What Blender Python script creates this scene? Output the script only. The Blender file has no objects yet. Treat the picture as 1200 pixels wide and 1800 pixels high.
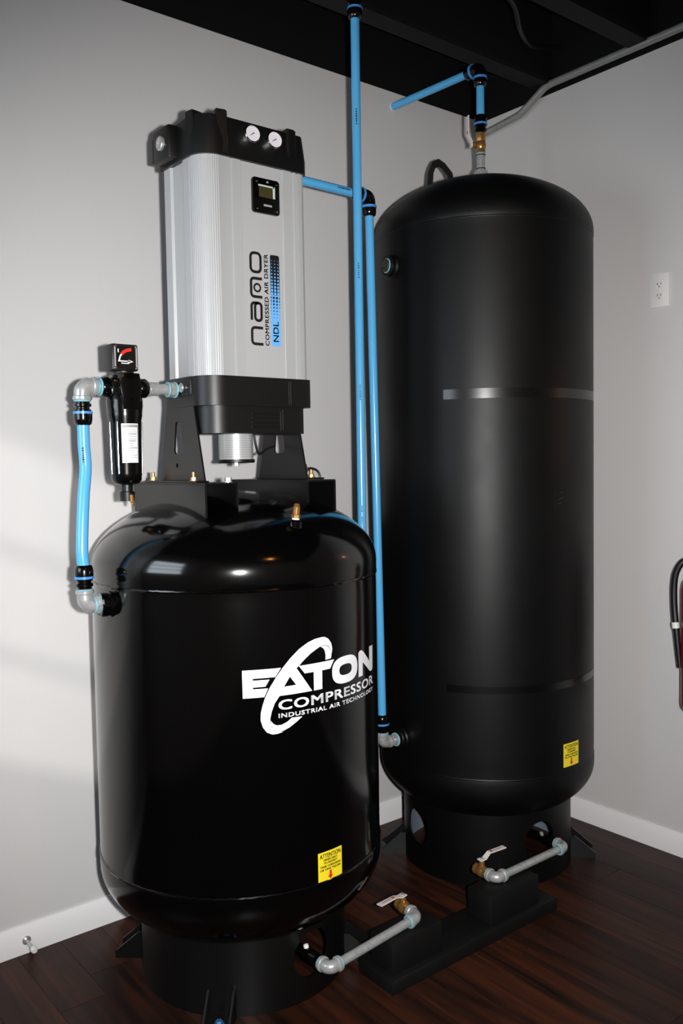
import bpy, bmesh, math, random
from mathutils import Vector, Matrix
random.seed(7)
PI = math.pi
SC = bpy.context.scene
COL = SC.collection

# ------------------------------------------------------------------ camera
CAM = Vector((-2.78797, -2.50832, 1.4025))
RIGHT = Vector((0.78044653, -0.62498033, -0.01740129))
_yaw, _pit = 0.674246218, 0.0563278354
FWD = Vector((math.sin(_yaw) * math.cos(_pit), math.cos(_yaw) * math.cos(_pit), -math.sin(_pit)))
UP = RIGHT.cross(FWD)
cam_d = bpy.data.cameras.new('camera')
cam_d.sensor_fit = 'VERTICAL'
cam_d.sensor_height = 24.0
cam_d.sensor_width = 16.0
cam_d.lens = 1531.525 * 24.0 / 1800.0
cam_d.clip_start = 0.05
cam = bpy.data.objects.new('camera', cam_d)
COL.objects.link(cam)
M = Matrix((RIGHT, UP, -FWD)).transposed().to_4x4()
M.translation = CAM
cam.matrix_world = M
SC.camera = cam

# ------------------------------------------------------------------ world, sun, camera flash, exposure
W = bpy.data.worlds.new('world')
SC.world = W
W.use_nodes = True
bg = W.node_tree.nodes['Background']
bg.inputs[0].default_value = (0.80, 0.91, 1.0, 1)
bg.inputs[1].default_value = 7.0

sun_d = bpy.data.lights.new('sun', 'SUN')
sun_d.energy = 2.1
sun_d.angle = math.radians(2.2)
sun_d.color = (1.0, 0.97, 0.9)
sun = bpy.data.objects.new('sun', sun_d)
COL.objects.link(sun)
sun.rotation_euler = Vector((1.0, 0.45, -0.44)).to_track_quat('-Z', 'Y').to_euler()
sun.location = (-6, -2, 4)

fl_d = bpy.data.lights.new('camera_flash', 'SPOT')
fl_d.energy = 322
fl_d.spot_size = math.radians(86)
fl_d.spot_blend = 0.85
fl_d.shadow_soft_size = 0.022
fl_d.color = (1.0, 0.99, 0.98)
fl = bpy.data.objects.new('camera_flash', fl_d)
COL.objects.link(fl)
fl.location = CAM + RIGHT * 0.105 + UP * 0.01
fl.rotation_euler = (FWD - UP * 0.05 - RIGHT * 0.03).to_track_quat('-Z', 'Y').to_euler()

vs = SC.view_settings
vs.view_transform = 'Standard'
vs.look = 'None'
vs.exposure = 0.0
vs.gamma = 1.0
vs.use_curve_mapping = False


# ------------------------------------------------------------------ materials
def lin(c):
    return tuple(((v / 255) / 12.92 if v / 255 <= 0.04045 else ((v / 255 + 0.055) / 1.055) ** 2.4) for v in c)


MATS = {}


def mat(name, rgb, rough=0.5, metal=0.0, spec=0.5, bump=0.0, bscale=200.0, var=0.0, vscale=8.0, rvar=0.0, coat=0.0, emit=None, estr=0.0):
    if name in MATS:
        return MATS[name]
    m = bpy.data.materials.new(name)
    m.use_nodes = True
    nt = m.node_tree
    b = nt.nodes['Principled BSDF']
    c = lin(rgb)
    b.inputs['Base Color'].default_value = (*c, 1)
    b.inputs['Roughness'].default_value = rough
    b.inputs['Metallic'].default_value = metal
    b.inputs['Specular IOR Level'].default_value = spec
    b.inputs['Coat Weight'].default_value = coat
    b.inputs['Coat Roughness'].default_value = 0.08
    tc = nt.nodes.new('ShaderNodeTexCoord')
    if emit:
        b.inputs['Emission Color'].default_value = (*lin(emit), 1)
        b.inputs['Emission Strength'].default_value = estr
    if var or rvar:
        n = nt.nodes.new('ShaderNodeTexNoise')
        n.inputs['Scale'].default_value = vscale
        n.inputs['Detail'].default_value = 5
        nt.links.new(tc.outputs['Object'], n.inputs['Vector'])
        if var:
            r = nt.nodes.new('ShaderNodeMapRange')
            r.inputs['From Min'].default_value = 0.3
            r.inputs['From Max'].default_value = 0.7
            r.inputs['To Min'].default_value = 1 - var
            r.inputs['To Max'].default_value = 1 + var
            nt.links.new(n.outputs['Fac'], r.inputs['Value'])
            mx = nt.nodes.new('ShaderNodeMix')
            mx.data_type = 'RGBA'
            mx.blend_type = 'MULTIPLY'
            mx.inputs[0].default_value = 1
            mx.inputs[6].default_value = (*c, 1)
            nt.links.new(r.outputs[0], mx.inputs[7])
            nt.links.new(mx.outputs[2], b.inputs['Base Color'])
        if rvar:
            r2 = nt.nodes.new('ShaderNodeMapRange')
            r2.inputs['From Min'].default_value = 0.3
            r2.inputs['From Max'].default_value = 0.7
            r2.inputs['To Min'].default_value = max(0.02, rough - rvar)
            r2.inputs['To Max'].default_value = rough + rvar
            nt.links.new(n.outputs['Fac'], r2.inputs['Value'])
            nt.links.new(r2.outputs[0], b.inputs['Roughness'])
    if bump:
        n2 = nt.nodes.new('ShaderNodeTexNoise')
        n2.inputs['Scale'].default_value = bscale
        n2.inputs['Detail'].default_value = 3
        nt.links.new(tc.outputs['Object'], n2.inputs['Vector'])
        bp = nt.nodes.new('ShaderNodeBump')
        bp.inputs['Strength'].default_value = bump
        bp.inputs['Distance'].default_value = 0.002
        nt.links.new(n2.outputs['Fac'], bp.inputs['Height'])
        nt.links.new(bp.outputs['Normal'], b.inputs['Normal'])
    MATS[name] = m
    return m


WALL = mat('grey_wall_paint', (199, 197, 196), 0.75, bump=0.12, bscale=90, var=0.012, vscale=1.3)
BASEB = mat('white_gloss_trim', (232, 230, 230), 0.38)
CEILB = mat('black_ceiling_paint', (5, 5, 6), 0.8, spec=0.25)
JOIST = mat('black_joist_paint', (9, 9, 9), 0.7, spec=0.3)
TANKG = mat('gloss_black_enamel', (3, 3, 3), 0.13, coat=0.2, bump=0.03, bscale=35)
TANKM = mat('matte_black_enamel', (5, 5, 5), 0.45, spec=0.25, bump=0.03, bscale=60, rvar=0.03, vscale=5)
TAPE = mat('clear_tape_film', (5, 5, 5), 0.26, spec=0.6)
PCOAT = mat('black_powder_coat', (7, 7, 7), 0.36, bump=0.05, bscale=400)
PLAST = mat('black_plastic', (8, 8, 8), 0.42, bump=0.08, bscale=700)
GLOSSP = mat('gloss_black_plastic', (5, 5, 5), 0.16)
ALU = mat('silver_anodised_aluminium', (170, 171, 172), 0.40, metal=0.1, spec=0.4)
ALUP = mat('silver_panel_film', (168, 168, 169), 0.5)
GALV = mat('galvanised_steel', (172, 174, 174), 0.3, metal=0.4, var=0.10, vscale=60, rvar=0.08)
STEEL = mat('zinc_steel', (186, 186, 184), 0.25, metal=0.6)
BRASS = mat('brass', (170, 126, 70), 0.28, metal=0.7, var=0.1, vscale=80)
BLUE = mat('blue_air_pipe', (84, 168, 220), 0.22)
RINGB = mat('blue_ring', (66, 142, 214), 0.3)
TEAL = mat('teal_thread_sealant', (122, 172, 182), 0.55, var=0.15, vscale=300)
WHITE = mat('white_vinyl', (238, 240, 244), 0.45)
WPLAST = mat('white_plastic', (222, 220, 217), 0.4)
DARK = mat('dark_slot', (30, 28, 27), 0.6)
INK = mat('black_ink', (14, 13, 12), 0.5)
YEL = mat('yellow_label', (236, 214, 38), 0.45)
RED = mat('red_ink', (206, 34, 28), 0.5)
EXRED = mat('extinguisher_red', (120, 14, 20), 0.25)
RUBBER = mat('black_rubber', (14, 14, 14), 0.42)
CHROME = mat('chrome', (214, 214, 214), 0.12, metal=1.0)
LBLUE = mat('light_blue_print', (104, 172, 232), 0.45)
SCREEN = mat('lcd_screen', (62, 56, 34), 0.15)
SCRED = mat('lcd_edge', (186, 200, 186), 0.3)
GREYL = mat('grey_print', (150, 150, 150), 0.5)
DIAL = mat('gauge_dial', (220, 216, 222), 0.25)
MESHM = mat('perforated_steel', (196, 198, 200), 0.28, metal=0.4)
CABLE = mat('black_cable', (18, 18, 19), 0.4)
BLOCKM = mat('black_painted_timber', (8, 8, 8), 0.6, spec=0.3, bump=0.3, bscale=40, var=0.2, vscale=20)
CONDU = mat('emt_conduit', (150, 151, 149), 0.38, metal=0.35, var=0.08, vscale=30)
WARM = mat('warm_lamp_glass', (255, 214, 160), 0.3, emit=(255, 170, 84), estr=110)
WARM2 = mat('warm_sconce_glass', (255, 214, 160), 0.3, emit=(255, 170, 84), estr=10)


def wood_material():
    m = bpy.data.materials.new('dark_walnut_laminate')
    m.use_nodes = True
    nt = m.node_tree
    b = nt.nodes['Principled BSDF']
    b.inputs['Roughness'].default_value = 0.38
    b.inputs['Specular IOR Level'].default_value = 0.16
    tc = nt.nodes.new('ShaderNodeTexCoord')
    oi = nt.nodes.new('ShaderNodeObjectInfo')
    add = nt.nodes.new('ShaderNodeVectorMath')
    add.operation = 'ADD'
    mul = nt.nodes.new('ShaderNodeVectorMath')
    mul.operation = 'SCALE'
    mul.inputs['Scale'].default_value = 37.0
    comb = nt.nodes.new('ShaderNodeCombineXYZ')
    for i in range(3):
        nt.links.new(oi.outputs['Random'], comb.inputs[i])
    nt.links.new(comb.outputs[0], mul.inputs[0])
    nt.links.new(tc.outputs['Object'], add.inputs[0])
    nt.links.new(mul.outputs[0], add.inputs[1])
    mp = nt.nodes.new('ShaderNodeMapping')
    mp.inputs['Scale'].default_value = (16, 1.1, 16)
    nt.links.new(add.outputs[0], mp.inputs['Vector'])
    n = nt.nodes.new('ShaderNodeTexNoise')
    n.inputs['Scale'].default_value = 1.6
    n.inputs['Detail'].default_value = 7
    n.inputs['Roughness'].default_value = 0.62
    n.inputs['Distortion'].default_value = 0.9
    nt.links.new(mp.outputs[0], n.inputs['Vector'])
    cr = nt.nodes.new('ShaderNodeValToRGB')
    e = cr.color_ramp.elements
    e[0].position, e[0].color = 0.30, (*lin((21, 13, 11)), 1)
    e[1].position, e[1].color = 0.72, (*lin((76, 38, 22)), 1)
    k = cr.color_ramp.elements.new(0.5)
    k.color = (*lin((49, 27, 19)), 1)
    nt.links.new(n.outputs['Fac'], cr.inputs[0])
    mr = nt.nodes.new('ShaderNodeMapRange')
    mr.inputs['To Min'].default_value = 0.5
    mr.inputs['To Max'].default_value = 1.2
    nt.links.new(oi.outputs['Random'], mr.inputs['Value'])
    mx = nt.nodes.new('ShaderNodeMix')
    mx.data_type = 'RGBA'
    mx.blend_type = 'MULTIPLY'
    mx.inputs[0].default_value = 1
    nt.links.new(cr.outputs[0], mx.inputs[6])
    nt.links.new(mr.outputs[0], mx.inputs[7])
    nt.links.new(mx.outputs[2], b.inputs['Base Color'])
    bp = nt.nodes.new('ShaderNodeBump')
    bp.inputs['Strength'].default_value = 0.08
    bp.inputs['Distance'].default_value = 0.001
    nt.links.new(n.outputs['Fac'], bp.inputs['Height'])
    nt.links.new(bp.outputs[0], b.inputs['Normal'])
    return m


WOOD = wood_material()


# ------------------------------------------------------------------ object helpers
def thing(name, label, cat, loc, group=None):
    o = bpy.data.objects.new(name, None)
    o.empty_display_size = 0.05
    COL.objects.link(o)
    o.location = loc
    o['label'] = label
    o['category'] = cat
    if group:
        o['group'] = group
    return o


def root_of(o):
    while o.parent:
        o = o.parent
    return o


def part(name, bm, material, parent=None, label=None, sharp=35, kind=None):
    """link a bmesh given in world coordinates as one mesh object"""
    org = root_of(parent).location.copy() if parent else Vector((0, 0, 0))
    bmesh.ops.recalc_face_normals(bm, faces=bm.faces)
    bmesh.ops.translate(bm, verts=bm.verts, vec=-org)
    me = bpy.data.meshes.new(name)
    for f in bm.faces:
        f.smooth = True
    bm.to_mesh(me)
    bm.free()
    me.set_sharp_from_angle(angle=math.radians(sharp))
    me.materials.append(material)
    o = bpy.data.objects.new(name, me)
    COL.objects.link(o)
    if parent:
        o.parent = parent
    if label:
        o['label'] = label
    if kind:
        o['kind'] = kind
    return o


def flatpart(name, bm, material, parent, label=None):
    """thin print: keep normals as built"""
    return part(name, bm, material, parent, label, sharp=60)


def single(name, bm, material, label, cat, group=None, sharp=35):
    """a thing that is one mesh: origin at its base"""
    zs = min(v.co.z for v in bm.verts)
    xs = [v.co.x for v in bm.verts]
    ys = [v.co.y for v in bm.verts]
    loc = Vector(((min(xs) + max(xs)) / 2, (min(ys) + max(ys)) / 2, zs))
    bmesh.ops.translate(bm, verts=bm.verts, vec=-loc)
    o = part(name, bm, material, None, sharp=sharp)
    o.location = loc
    o['label'] = label
    o['category'] = cat
    if group:
        o['group'] = group
    return o


def struct(name, bm, material, parent=None):
    o = part(name, bm, material, parent)
    if not parent:
        o['kind'] = 'structure'
    return o


NB = bmesh.new


def box(bm, a, b, bev=0.0, seg=1):
    a, b = Vector(a), Vector(b)
    r = bmesh.ops.create_cube(bm, size=1.0)
    vs_ = r['verts']
    c, s = (a + b) / 2, b - a
    for v in vs_:
        v.co = Vector((v.co.x * s.x, v.co.y * s.y, v.co.z * s.z)) + c
    if bev:
        es = list({e for v in vs_ for e in v.link_edges})
        bmesh.ops.bevel(bm, geom=es, offset=bev, segments=seg, affect='EDGES', profile=0.5)
    return bm


def frame_of(d):
    d = Vector(d).normalized()
    h = Vector((0, 0, 1)) if abs(d.z) < 0.9 else Vector((1, 0, 0))
    u = h.cross(d).normalized()
    return u, d.cross(u), d


def rev(bm, prof, o, d, seg=24, rot=0.0, close=True):
    """revolve [(t along d, radius)] about the axis o+d"""
    u, v, d = frame_of(d)
    o = Vector(o)
    rings = []
    for t, r in prof:
        if r < 1e-6:
            rings.append([bm.verts.new(o + d * t)])
        else:
            rings.append([bm.verts.new(o + d * t + u * r * math.cos(rot + 2 * PI * k / seg) + v * r * math.sin(rot + 2 * PI * k / seg)) for k in range(seg)])
    for a, b in zip(rings[:-1], rings[1:]):
        if len(a) == 1 and len(b) == 1:
            continue
        for k in range(seg):
            k2 = (k + 1) % seg
            if len(a) == 1:
                bm.faces.new((a[0], b[k], b[k2]))
            elif len(b) == 1:
                bm.faces.new((a[k], b[0], a[k2]))
            else:
                bm.faces.new((a[k], b[k], b[k2], a[k2]))
    if close:
        if len(rings[0]) > 1:
            bm.faces.new(rings[0])
        if len(rings[-1]) > 1:
            bm.faces.new(list(reversed(rings[-1])))
    return bm


def cylb(bm, a, b, r, seg=20, r2=None):
    a, b = Vector(a), Vector(b)
    L = (b - a).length
    return rev(bm, [(0, r), (L, r if r2 is None else r2)], a, b - a, seg)


def tube(bm, pts, r, seg=14, cap=True):
    pts = [Vector(p) for p in pts]
    n = len(pts)
    tang = []
    for i in range(n):
        a = pts[max(i - 1, 0)]
        b = pts[min(i + 1, n - 1)]
        tang.append((b - a).normalized())
    u, v, _ = frame_of(tang[0])
    rings = []
    for i in range(n):
        t = tang[i]
        u = (u - t * u.dot(t)).normalized()
        v = t.cross(u)
        rr = r[i] if isinstance(r, (list, tuple)) else r
        rings.append([bm.verts.new(pts[i] + u * rr * math.cos(2 * PI * k / seg) + v * rr * math.sin(2 * PI * k / seg)) for k in range(seg)])
    for a, b in zip(rings[:-1], rings[1:]):
        for k in range(seg):
            k2 = (k + 1) % seg
            bm.faces.new((a[k], b[k], b[k2], a[k2]))
    if cap:
        bm.faces.new(rings[0])
        bm.faces.new(list(reversed(rings[-1])))
    return bm


def fillet(pts, rad, n=8):
    """polyline with rounded corners"""
    pts = [Vector(p) for p in pts]
    out = [pts[0]]
    for a, b, c in zip(pts[:-2], pts[1:-1], pts[2:]):
        d1, d2 = (a - b).normalized(), (c - b).normalized()
        ang = d1.angle(d2)
        if abs(ang - PI) < 1e-3:
            out.append(b)
            continue
        t = min(rad / math.tan(ang / 2), (a - b).length * 0.49, (c - b).length * 0.49)
        R_ = t * math.tan(ang / 2)
        cc = b + (d1 + d2).normalized() * (R_ / math.sin(ang / 2))
        p1, p2 = b + d1 * t, b + d2 * t
        e1, e2 = p1 - cc, p2 - cc
        tot = e1.angle(e2)
        for k in range(n + 1):
            f = k / n
            out.append(cc + (e1 * math.sin((1 - f) * tot) + e2 * math.sin(f * tot)) / math.sin(tot))
    out.append(pts[-1])
    return out


def smooth_path(pts, n=8):
    P = [Vector(p) for p in pts]
    P = [P[0] * 2 - P[1]] + P + [P[-1] * 2 - P[-2]]
    out = []
    for i in range(1, len(P) - 2):
        for k in range(n):
            t = k / n
            a, b, c, d = P[i - 1], P[i], P[i + 1], P[i + 2]
            out.append(0.5 * ((2 * b) + (c - a) * t + (2 * a - 5 * b + 4 * c - d) * t * t + (3 * b - a - 3 * c + d) * t ** 3))
    out.append(P[-2])
    return out


def prism(bm, poly, z0, z1, axis='z', bev=0.0):
    """extrude a 2D polygon; axis z: (x,y), axis x: (y,z), axis y: (x,z)"""
    def pt(p, t):
        return {'z': (p[0], p[1], t), 'x': (t, p[0], p[1]), 'y': (p[0], t, p[1])}[axis]
    a = [bm.verts.new(pt(p, z0)) for p in poly]
    b = [bm.verts.new(pt(p, z1)) for p in poly]
    n = len(poly)
    f0 = bm.faces.new(a)
    f1 = bm.faces.new(list(reversed(b)))
    for k in range(n):
        k2 = (k + 1) % n
        bm.faces.new((a[k], b[k], b[k2], a[k2]))
    if bev:
        bmesh.ops.bevel(bm, geom=list(f0.edges) + list(f1.edges), offset=bev, segments=2, affect='EDGES', profile=0.5)
    return bm


def fill2d(loops):
    """fill 2D loops (inner loops become holes) -> verts2d, faces"""
    cu = bpy.data.curves.new('tmp', 'CURVE')
    cu.dimensions = '2D'
    cu.fill_mode = 'BOTH'
    for lp in loops:
        s = cu.splines.new('POLY')
        s.points.add(len(lp) - 1)
        for p, q in zip(s.points, lp):
            p.co = (q[0], q[1], 0, 1)
        s.use_cyclic_u = True
    ob = bpy.data.objects.new('tmp', cu)
    me = ob.to_mesh()
    vs_ = [(v.co.x, v.co.y) for v in me.vertices]
    fs = [tuple(p.vertices) for p in me.polygons]
    ob.to_mesh_clear()
    bpy.data.objects.remove(ob)
    bpy.data.curves.remove(cu)
    return vs_, fs


def text2d(s, rect, bold=0.0, space=1.0):
    """text filled and fitted to rect (u0,v0,u1,v1)"""
    cu = bpy.data.curves.new('tmp', 'FONT')
    cu.body = s
    cu.size = 1.0
    cu.offset = bold
    cu.space_character = space
    cu.resolution_u = 3
    ob = bpy.data.objects.new('tmp', cu)
    COL.objects.link(ob)
    bpy.context.view_layer.update()
    dg = bpy.context.evaluated_depsgraph_get()
    ev = ob.evaluated_get(dg)
    me = ev.to_mesh()
    vs_ = [(v.co.x, v.co.y) for v in me.vertices]
    fs = [tuple(p.vertices) for p in me.polygons]
    ev.to_mesh_clear()
    bpy.data.objects.remove(ob)
    bpy.data.curves.remove(cu)
    x0, x1 = min(v[0] for v in vs_), max(v[0] for v in vs_)
    y0, y1 = min(v[1] for v in vs_), max(v[1] for v in vs_)
    u0, v0, u1, v1 = rect
    return [(u0 + (x - x0) / (x1 - x0) * (u1 - u0), v0 + (y - y0) / (y1 - y0) * (v1 - v0)) for x, y in vs_], fs


def decal_bm(shapes, fn, cut=None):
    """shapes: list of (verts2d, faces); fn maps (u,v) to world; cut: strip width for curved surfaces"""
    bm = NB()
    for vs_, fs in shapes:
        vv = [bm.verts.new((u, v, 0)) for u, v in vs_]
        for f in fs:
            try:
                bm.faces.new([vv[i] for i in f])
            except ValueError:
                pass
    if cut:
        us = [v.co.x for v in bm.verts]
        k = math.ceil(min(us) / cut)
        while k * cut < max(us):
            bmesh.ops.bisect_plane(bm, geom=list(bm.verts) + list(bm.edges) + list(bm.faces), plane_co=(k * cut, 0, 0), plane_no=(1, 0, 0), dist=1e-6)
            k += 1
    for v in bm.verts:
        v.co = Vector(fn(v.co.x, v.co.y))
    return bm


def rect2d(u0, v0, u1, v1):
    return [(u0, v0), (u1, v0), (u1, v1), (u0, v1)], [(0, 1, 2, 3)]


def rrect(u0, v0, u1, v1, r, n=5):
    pts = []
    for cx, cy, a0 in ((u1 - r, v0 + r, -PI / 2), (u1 - r, v1 - r, 0), (u0 + r, v1 - r, PI / 2), (u0 + r, v0 + r, PI)):
        for k in range(n + 1):
            a = a0 + PI / 2 * k / n
            pts.append((cx + r * math.cos(a), cy + r * math.sin(a)))
    return pts


def circ2d(cx, cy, r, n=24, ry=None):
    ry = ry or r
    return [(cx + r * math.cos(2 * PI * k / n), cy + ry * math.sin(2 * PI * k / n)) for k in range(n)]


def bold(shape, du, dv):
    """heavier letters: the same outlines repeated with tiny offsets"""
    v0, f0 = shape
    return [([(u + a_, v + b_) for u, v in v0], f0) for a_ in (-du, 0, du) for b_ in (-dv, dv)]


def stroke2d(pts, w):
    """thick polyline with mitred joints"""
    n = len(pts)
    L, R_ = [], []
    for i in range(n):
        a = Vector(pts[max(i - 1, 0)])
        b = Vector(pts[i])
        c = Vector(pts[min(i + 1, n - 1)])
        d1 = (b - a).normalized() if i > 0 else (c - b).normalized()
        d2 = (c - b).normalized() if i < n - 1 else d1
        t = (d1 + d2).normalized()
        nn = Vector((-t.y, t.x))
        k = w / 2 / max(0.4, nn.dot(Vector((-d1.y, d1.x))))
        L.append(tuple(b + nn * k))
        R_.append(tuple(b - nn * k))
    vs_ = L + R_
    return vs_, [(i, i + 1, n + i + 1, n + i) for i in range(n - 1)]


def closed_stroke(pts, w):
    return stroke2d(pts + [pts[0], pts[1]], w)


# ------------------------------------------------------------------ the room
HW = 2.802          # top of the painted wall
XW, YB = -3.6, -4.2  # window wall, back wall
bm = NB(); box(bm, (XW - 0.1, 0, -0.02), (0.1, 0.1, HW)); struct('wall_left', bm, WALL)
bm = NB(); box(bm, (0, YB - 0.1, -0.02), (0.1, 0, HW)); struct('wall_right', bm, WALL)
bm = NB(); box(bm, (XW - 0.1, YB - 0.1, -0.02), (0, YB, 3.1)); struct('wall_back', bm, WALL)
# wall with the window that lets the daylight in
wy0, wy1, wz0, wz1 = -1.22, -0.16, 1.245, 2.265
bm = NB()
box(bm, (XW - 0.1, YB, -0.02), (XW, wy0, 3.1))
box(bm, (XW - 0.1, wy1, -0.02), (XW, 0, 3.1))
box(bm, (XW - 0.1, wy0, -0.02), (XW, wy1, wz0))
box(bm, (XW - 0.1, wy0, wz1), (XW, wy1, 3.1))
struct('wall_window', bm, WALL)
bm = NB()
t = 0.035
box(bm, (XW - 0.09, wy0, wz0), (XW - 0.03, wy0 + t, wz1))
box(bm, (XW - 0.09, wy1 - t, wz0), (XW - 0.03, wy1, wz1))
box(bm, (XW - 0.09, wy0, wz0), (XW - 0.03, wy1, wz0 + t))
box(bm, (XW - 0.09, wy0, wz1 - t), (XW - 0.03, wy1, wz1))
win = struct('window_1', bm, BASEB)
for zz in (1.60, 1.91):
    bm = NB(); box(bm, (XW - 0.075, wy0 + t, zz - 0.015), (XW - 0.045, wy1 - t, zz + 0.015)); struct('glazing_bar', bm, BASEB, win)
# black painted strip of wall above the grey paint, deck and joists
bm = NB(); box(bm, (XW - 0.1, 0, HW), (0.1, 0.1, 3.1)); struct('trim_1', bm, CEILB)
bm = NB(); box(bm, (0, YB - 0.1, HW), (0.1, 0, 3.1)); struct('trim_2', bm, CEILB)
bm = NB(); box(bm, (XW - 0.1, YB - 0.1, 3.1), (0.1, 0.1, 3.2)); ceil = struct('ceiling', bm, CEILB)
yj = -0.335
jm = None
while yj > YB + 0.1:
    if jm is None:
        bm = NB(); box(bm, (XW + 0.005, -0.024, 2.845), (-0.005, 0.024, 3.1)); box(bm, (XW + 0.005, -0.036, 2.825), (-0.005, 0.036, 2.845))
        jo = struct('joist', bm, JOIST, ceil)
        jm = jo.data
    else:
        jo = bpy.data.objects.new('joist', jm)
        COL.objects.link(jo)
        jo.parent = ceil
    jo.location = (0, yj, 0)
    yj -= 0.415


def baseboard(name, along, a, b, flip=1):
    # profile: (offset from wall, z)
    prof = [(0, 0), (0.013, 0), (0.013, 0.062), (0.011, 0.066), (0.0105, 0.071), (0.006, 0.078), (0.005, 0.083), (0, 0.083)]
    bm = NB()
    if along == 'x':
        prism(bm, [(-o, z) for o, z in prof], a, b, 'x')
    else:
        prism(bm, [(-o, z) for o, z in prof], a, b, 'y')
    return struct(name, bm, BASEB)


baseboard('baseboard_left', 'x', XW, 0)
baseboard('baseboard_right', 'y', YB, -0.013)

# floor: screed plus laminate boards running towards the left wall
bm = NB(); box(bm, (XW - 0.1, YB - 0.1, -0.06), (0.1, 0.1, -0.012)); floor = struct('floor', bm, DARK)
pw, pl = 0.126, 1.21
cache = {}
x = -0.0005
ci = 0
while x > XW + 0.02:
    w = min(pw, x - XW)
    off = random.uniform(0.1, pl)
    y1 = -0.0005
    y0 = -off
    while y1 > YB + 0.02:
        y0 = max(y0, YB + 0.001)
        L = y1 - y0
        key = (round(w, 4), round(L, 4))
        if key not in cache:
            bm = NB(); box(bm, (-w + 0.0004, -L + 0.0004, -0.012), (-0.0004, -0.0004, 0.0), 0.0005)
            me_o = part('plank', bm, WOOD, floor)
            cache[key] = me_o.data
            po = me_o
        else:
            po = bpy.data.objects.new('plank', cache[key])
            COL.objects.link(po)
            po.parent = floor
        po.location = (x, y1, 0)
        y1 = y0
        y0 = y1 - pl
    x -= w
    ci += 1

# ------------------------------------------------------------------ tanks
NCx, NCy, NR, NS = -1.50532, -0.4274, 0.39018, 0.28714
FCx, FCy, FR, FS = -0.47457, -0.41883, 0.3736, 0.2946


def tank_shell(bm, cx, cy, r, zb_w, zt_w, zb, zt, a_b, a_t, seg=144):
    """zb/zt: where the heads start to curve; a: depth of the dished heads; *_w: weld seams"""
    prof = []
    n = 28
    for k in range(n + 1):
        t_ = PI / 2 * (1 - k / n)
        prof.append((zb - a_b * math.sin(t_), r * math.cos(t_) * 1.003))
    prof += [(zb_w - 0.008, r * 1.003), (zb_w - 0.003, r * 1.0), (zb_w + 0.004, r * 0.9985)]
    prof += [(zb_w + 0.03, r), (zt_w - 0.03, r)]
    prof += [(zt_w - 0.004, r * 0.9985), (zt_w + 0.003, r), (zt_w + 0.008, r * 1.003)]
    for k in range(n + 1):
        t_ = PI / 2 * k / n
        prof.append((zt + a_t * math.sin(t_), r * math.cos(t_) * 1.003))
    prof[0] = (prof[0][0], 0)
    prof[-1] = (prof[-1][0], 0)
    return rev(bm, prof, (cx, cy, 0), (0, 0, 1), seg)


def weld_ring(bm, cx, cy, r, z, w=0.0042, seg=220, amp=0.0009):
    rnd = random.Random(int(z * 1000))
    pts = [(cx + (r + rnd.uniform(-amp, amp)) * math.cos(2 * PI * k / seg), cy + (r + rnd.uniform(-amp, amp)) * math.sin(2 * PI * k / seg), z + rnd.uniform(-amp, amp)) for k in range(seg)]
    pts.append(pts[0])
    pts.append(pts[1])
    return tube(bm, pts, w, 8, cap=False)


def skirt_bm(cx, cy, r, h, holes, thick=0.006, seam=52):
    loops = [[(-PI * r, 0.0), (PI * r, 0.0), (PI * r, h), (-PI * r, h)]]
    for az, z, hr in holes:
        s = (az - seam) % 360 - 180
        loops.append(circ2d(math.radians(s) * r, z, hr, 40))
    vs_, fs = fill2d(loops)
    bm = decal_bm([(vs_, fs)], lambda u, v: (u, v, 0), cut=2 * PI * r / 120)
    bmesh.ops.recalc_face_normals(bm, faces=bm.faces)
    geom = bmesh.ops.extrude_face_region(bm, geom=list(bm.faces))
    ev = [g for g in geom['geom'] if isinstance(g, bmesh.types.BMVert)]
    evs = set(ev)
    for v in bm.verts:
        rr = r - thick if v in evs else r
        a = v.co.x / r + math.radians(seam + 180)
        z = v.co.y
        v.co = Vector((cx + rr * math.cos(a), cy + rr * math.sin(a), z))
    bmesh.ops.remove_doubles(bm, verts=bm.verts, dist=1e-5)
    return bm


def polar(cx, cy, az, r, z):
    a = math.radians(az)
    return Vector((cx + r * math.cos(a), cy + r * math.sin(a), z))


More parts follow.
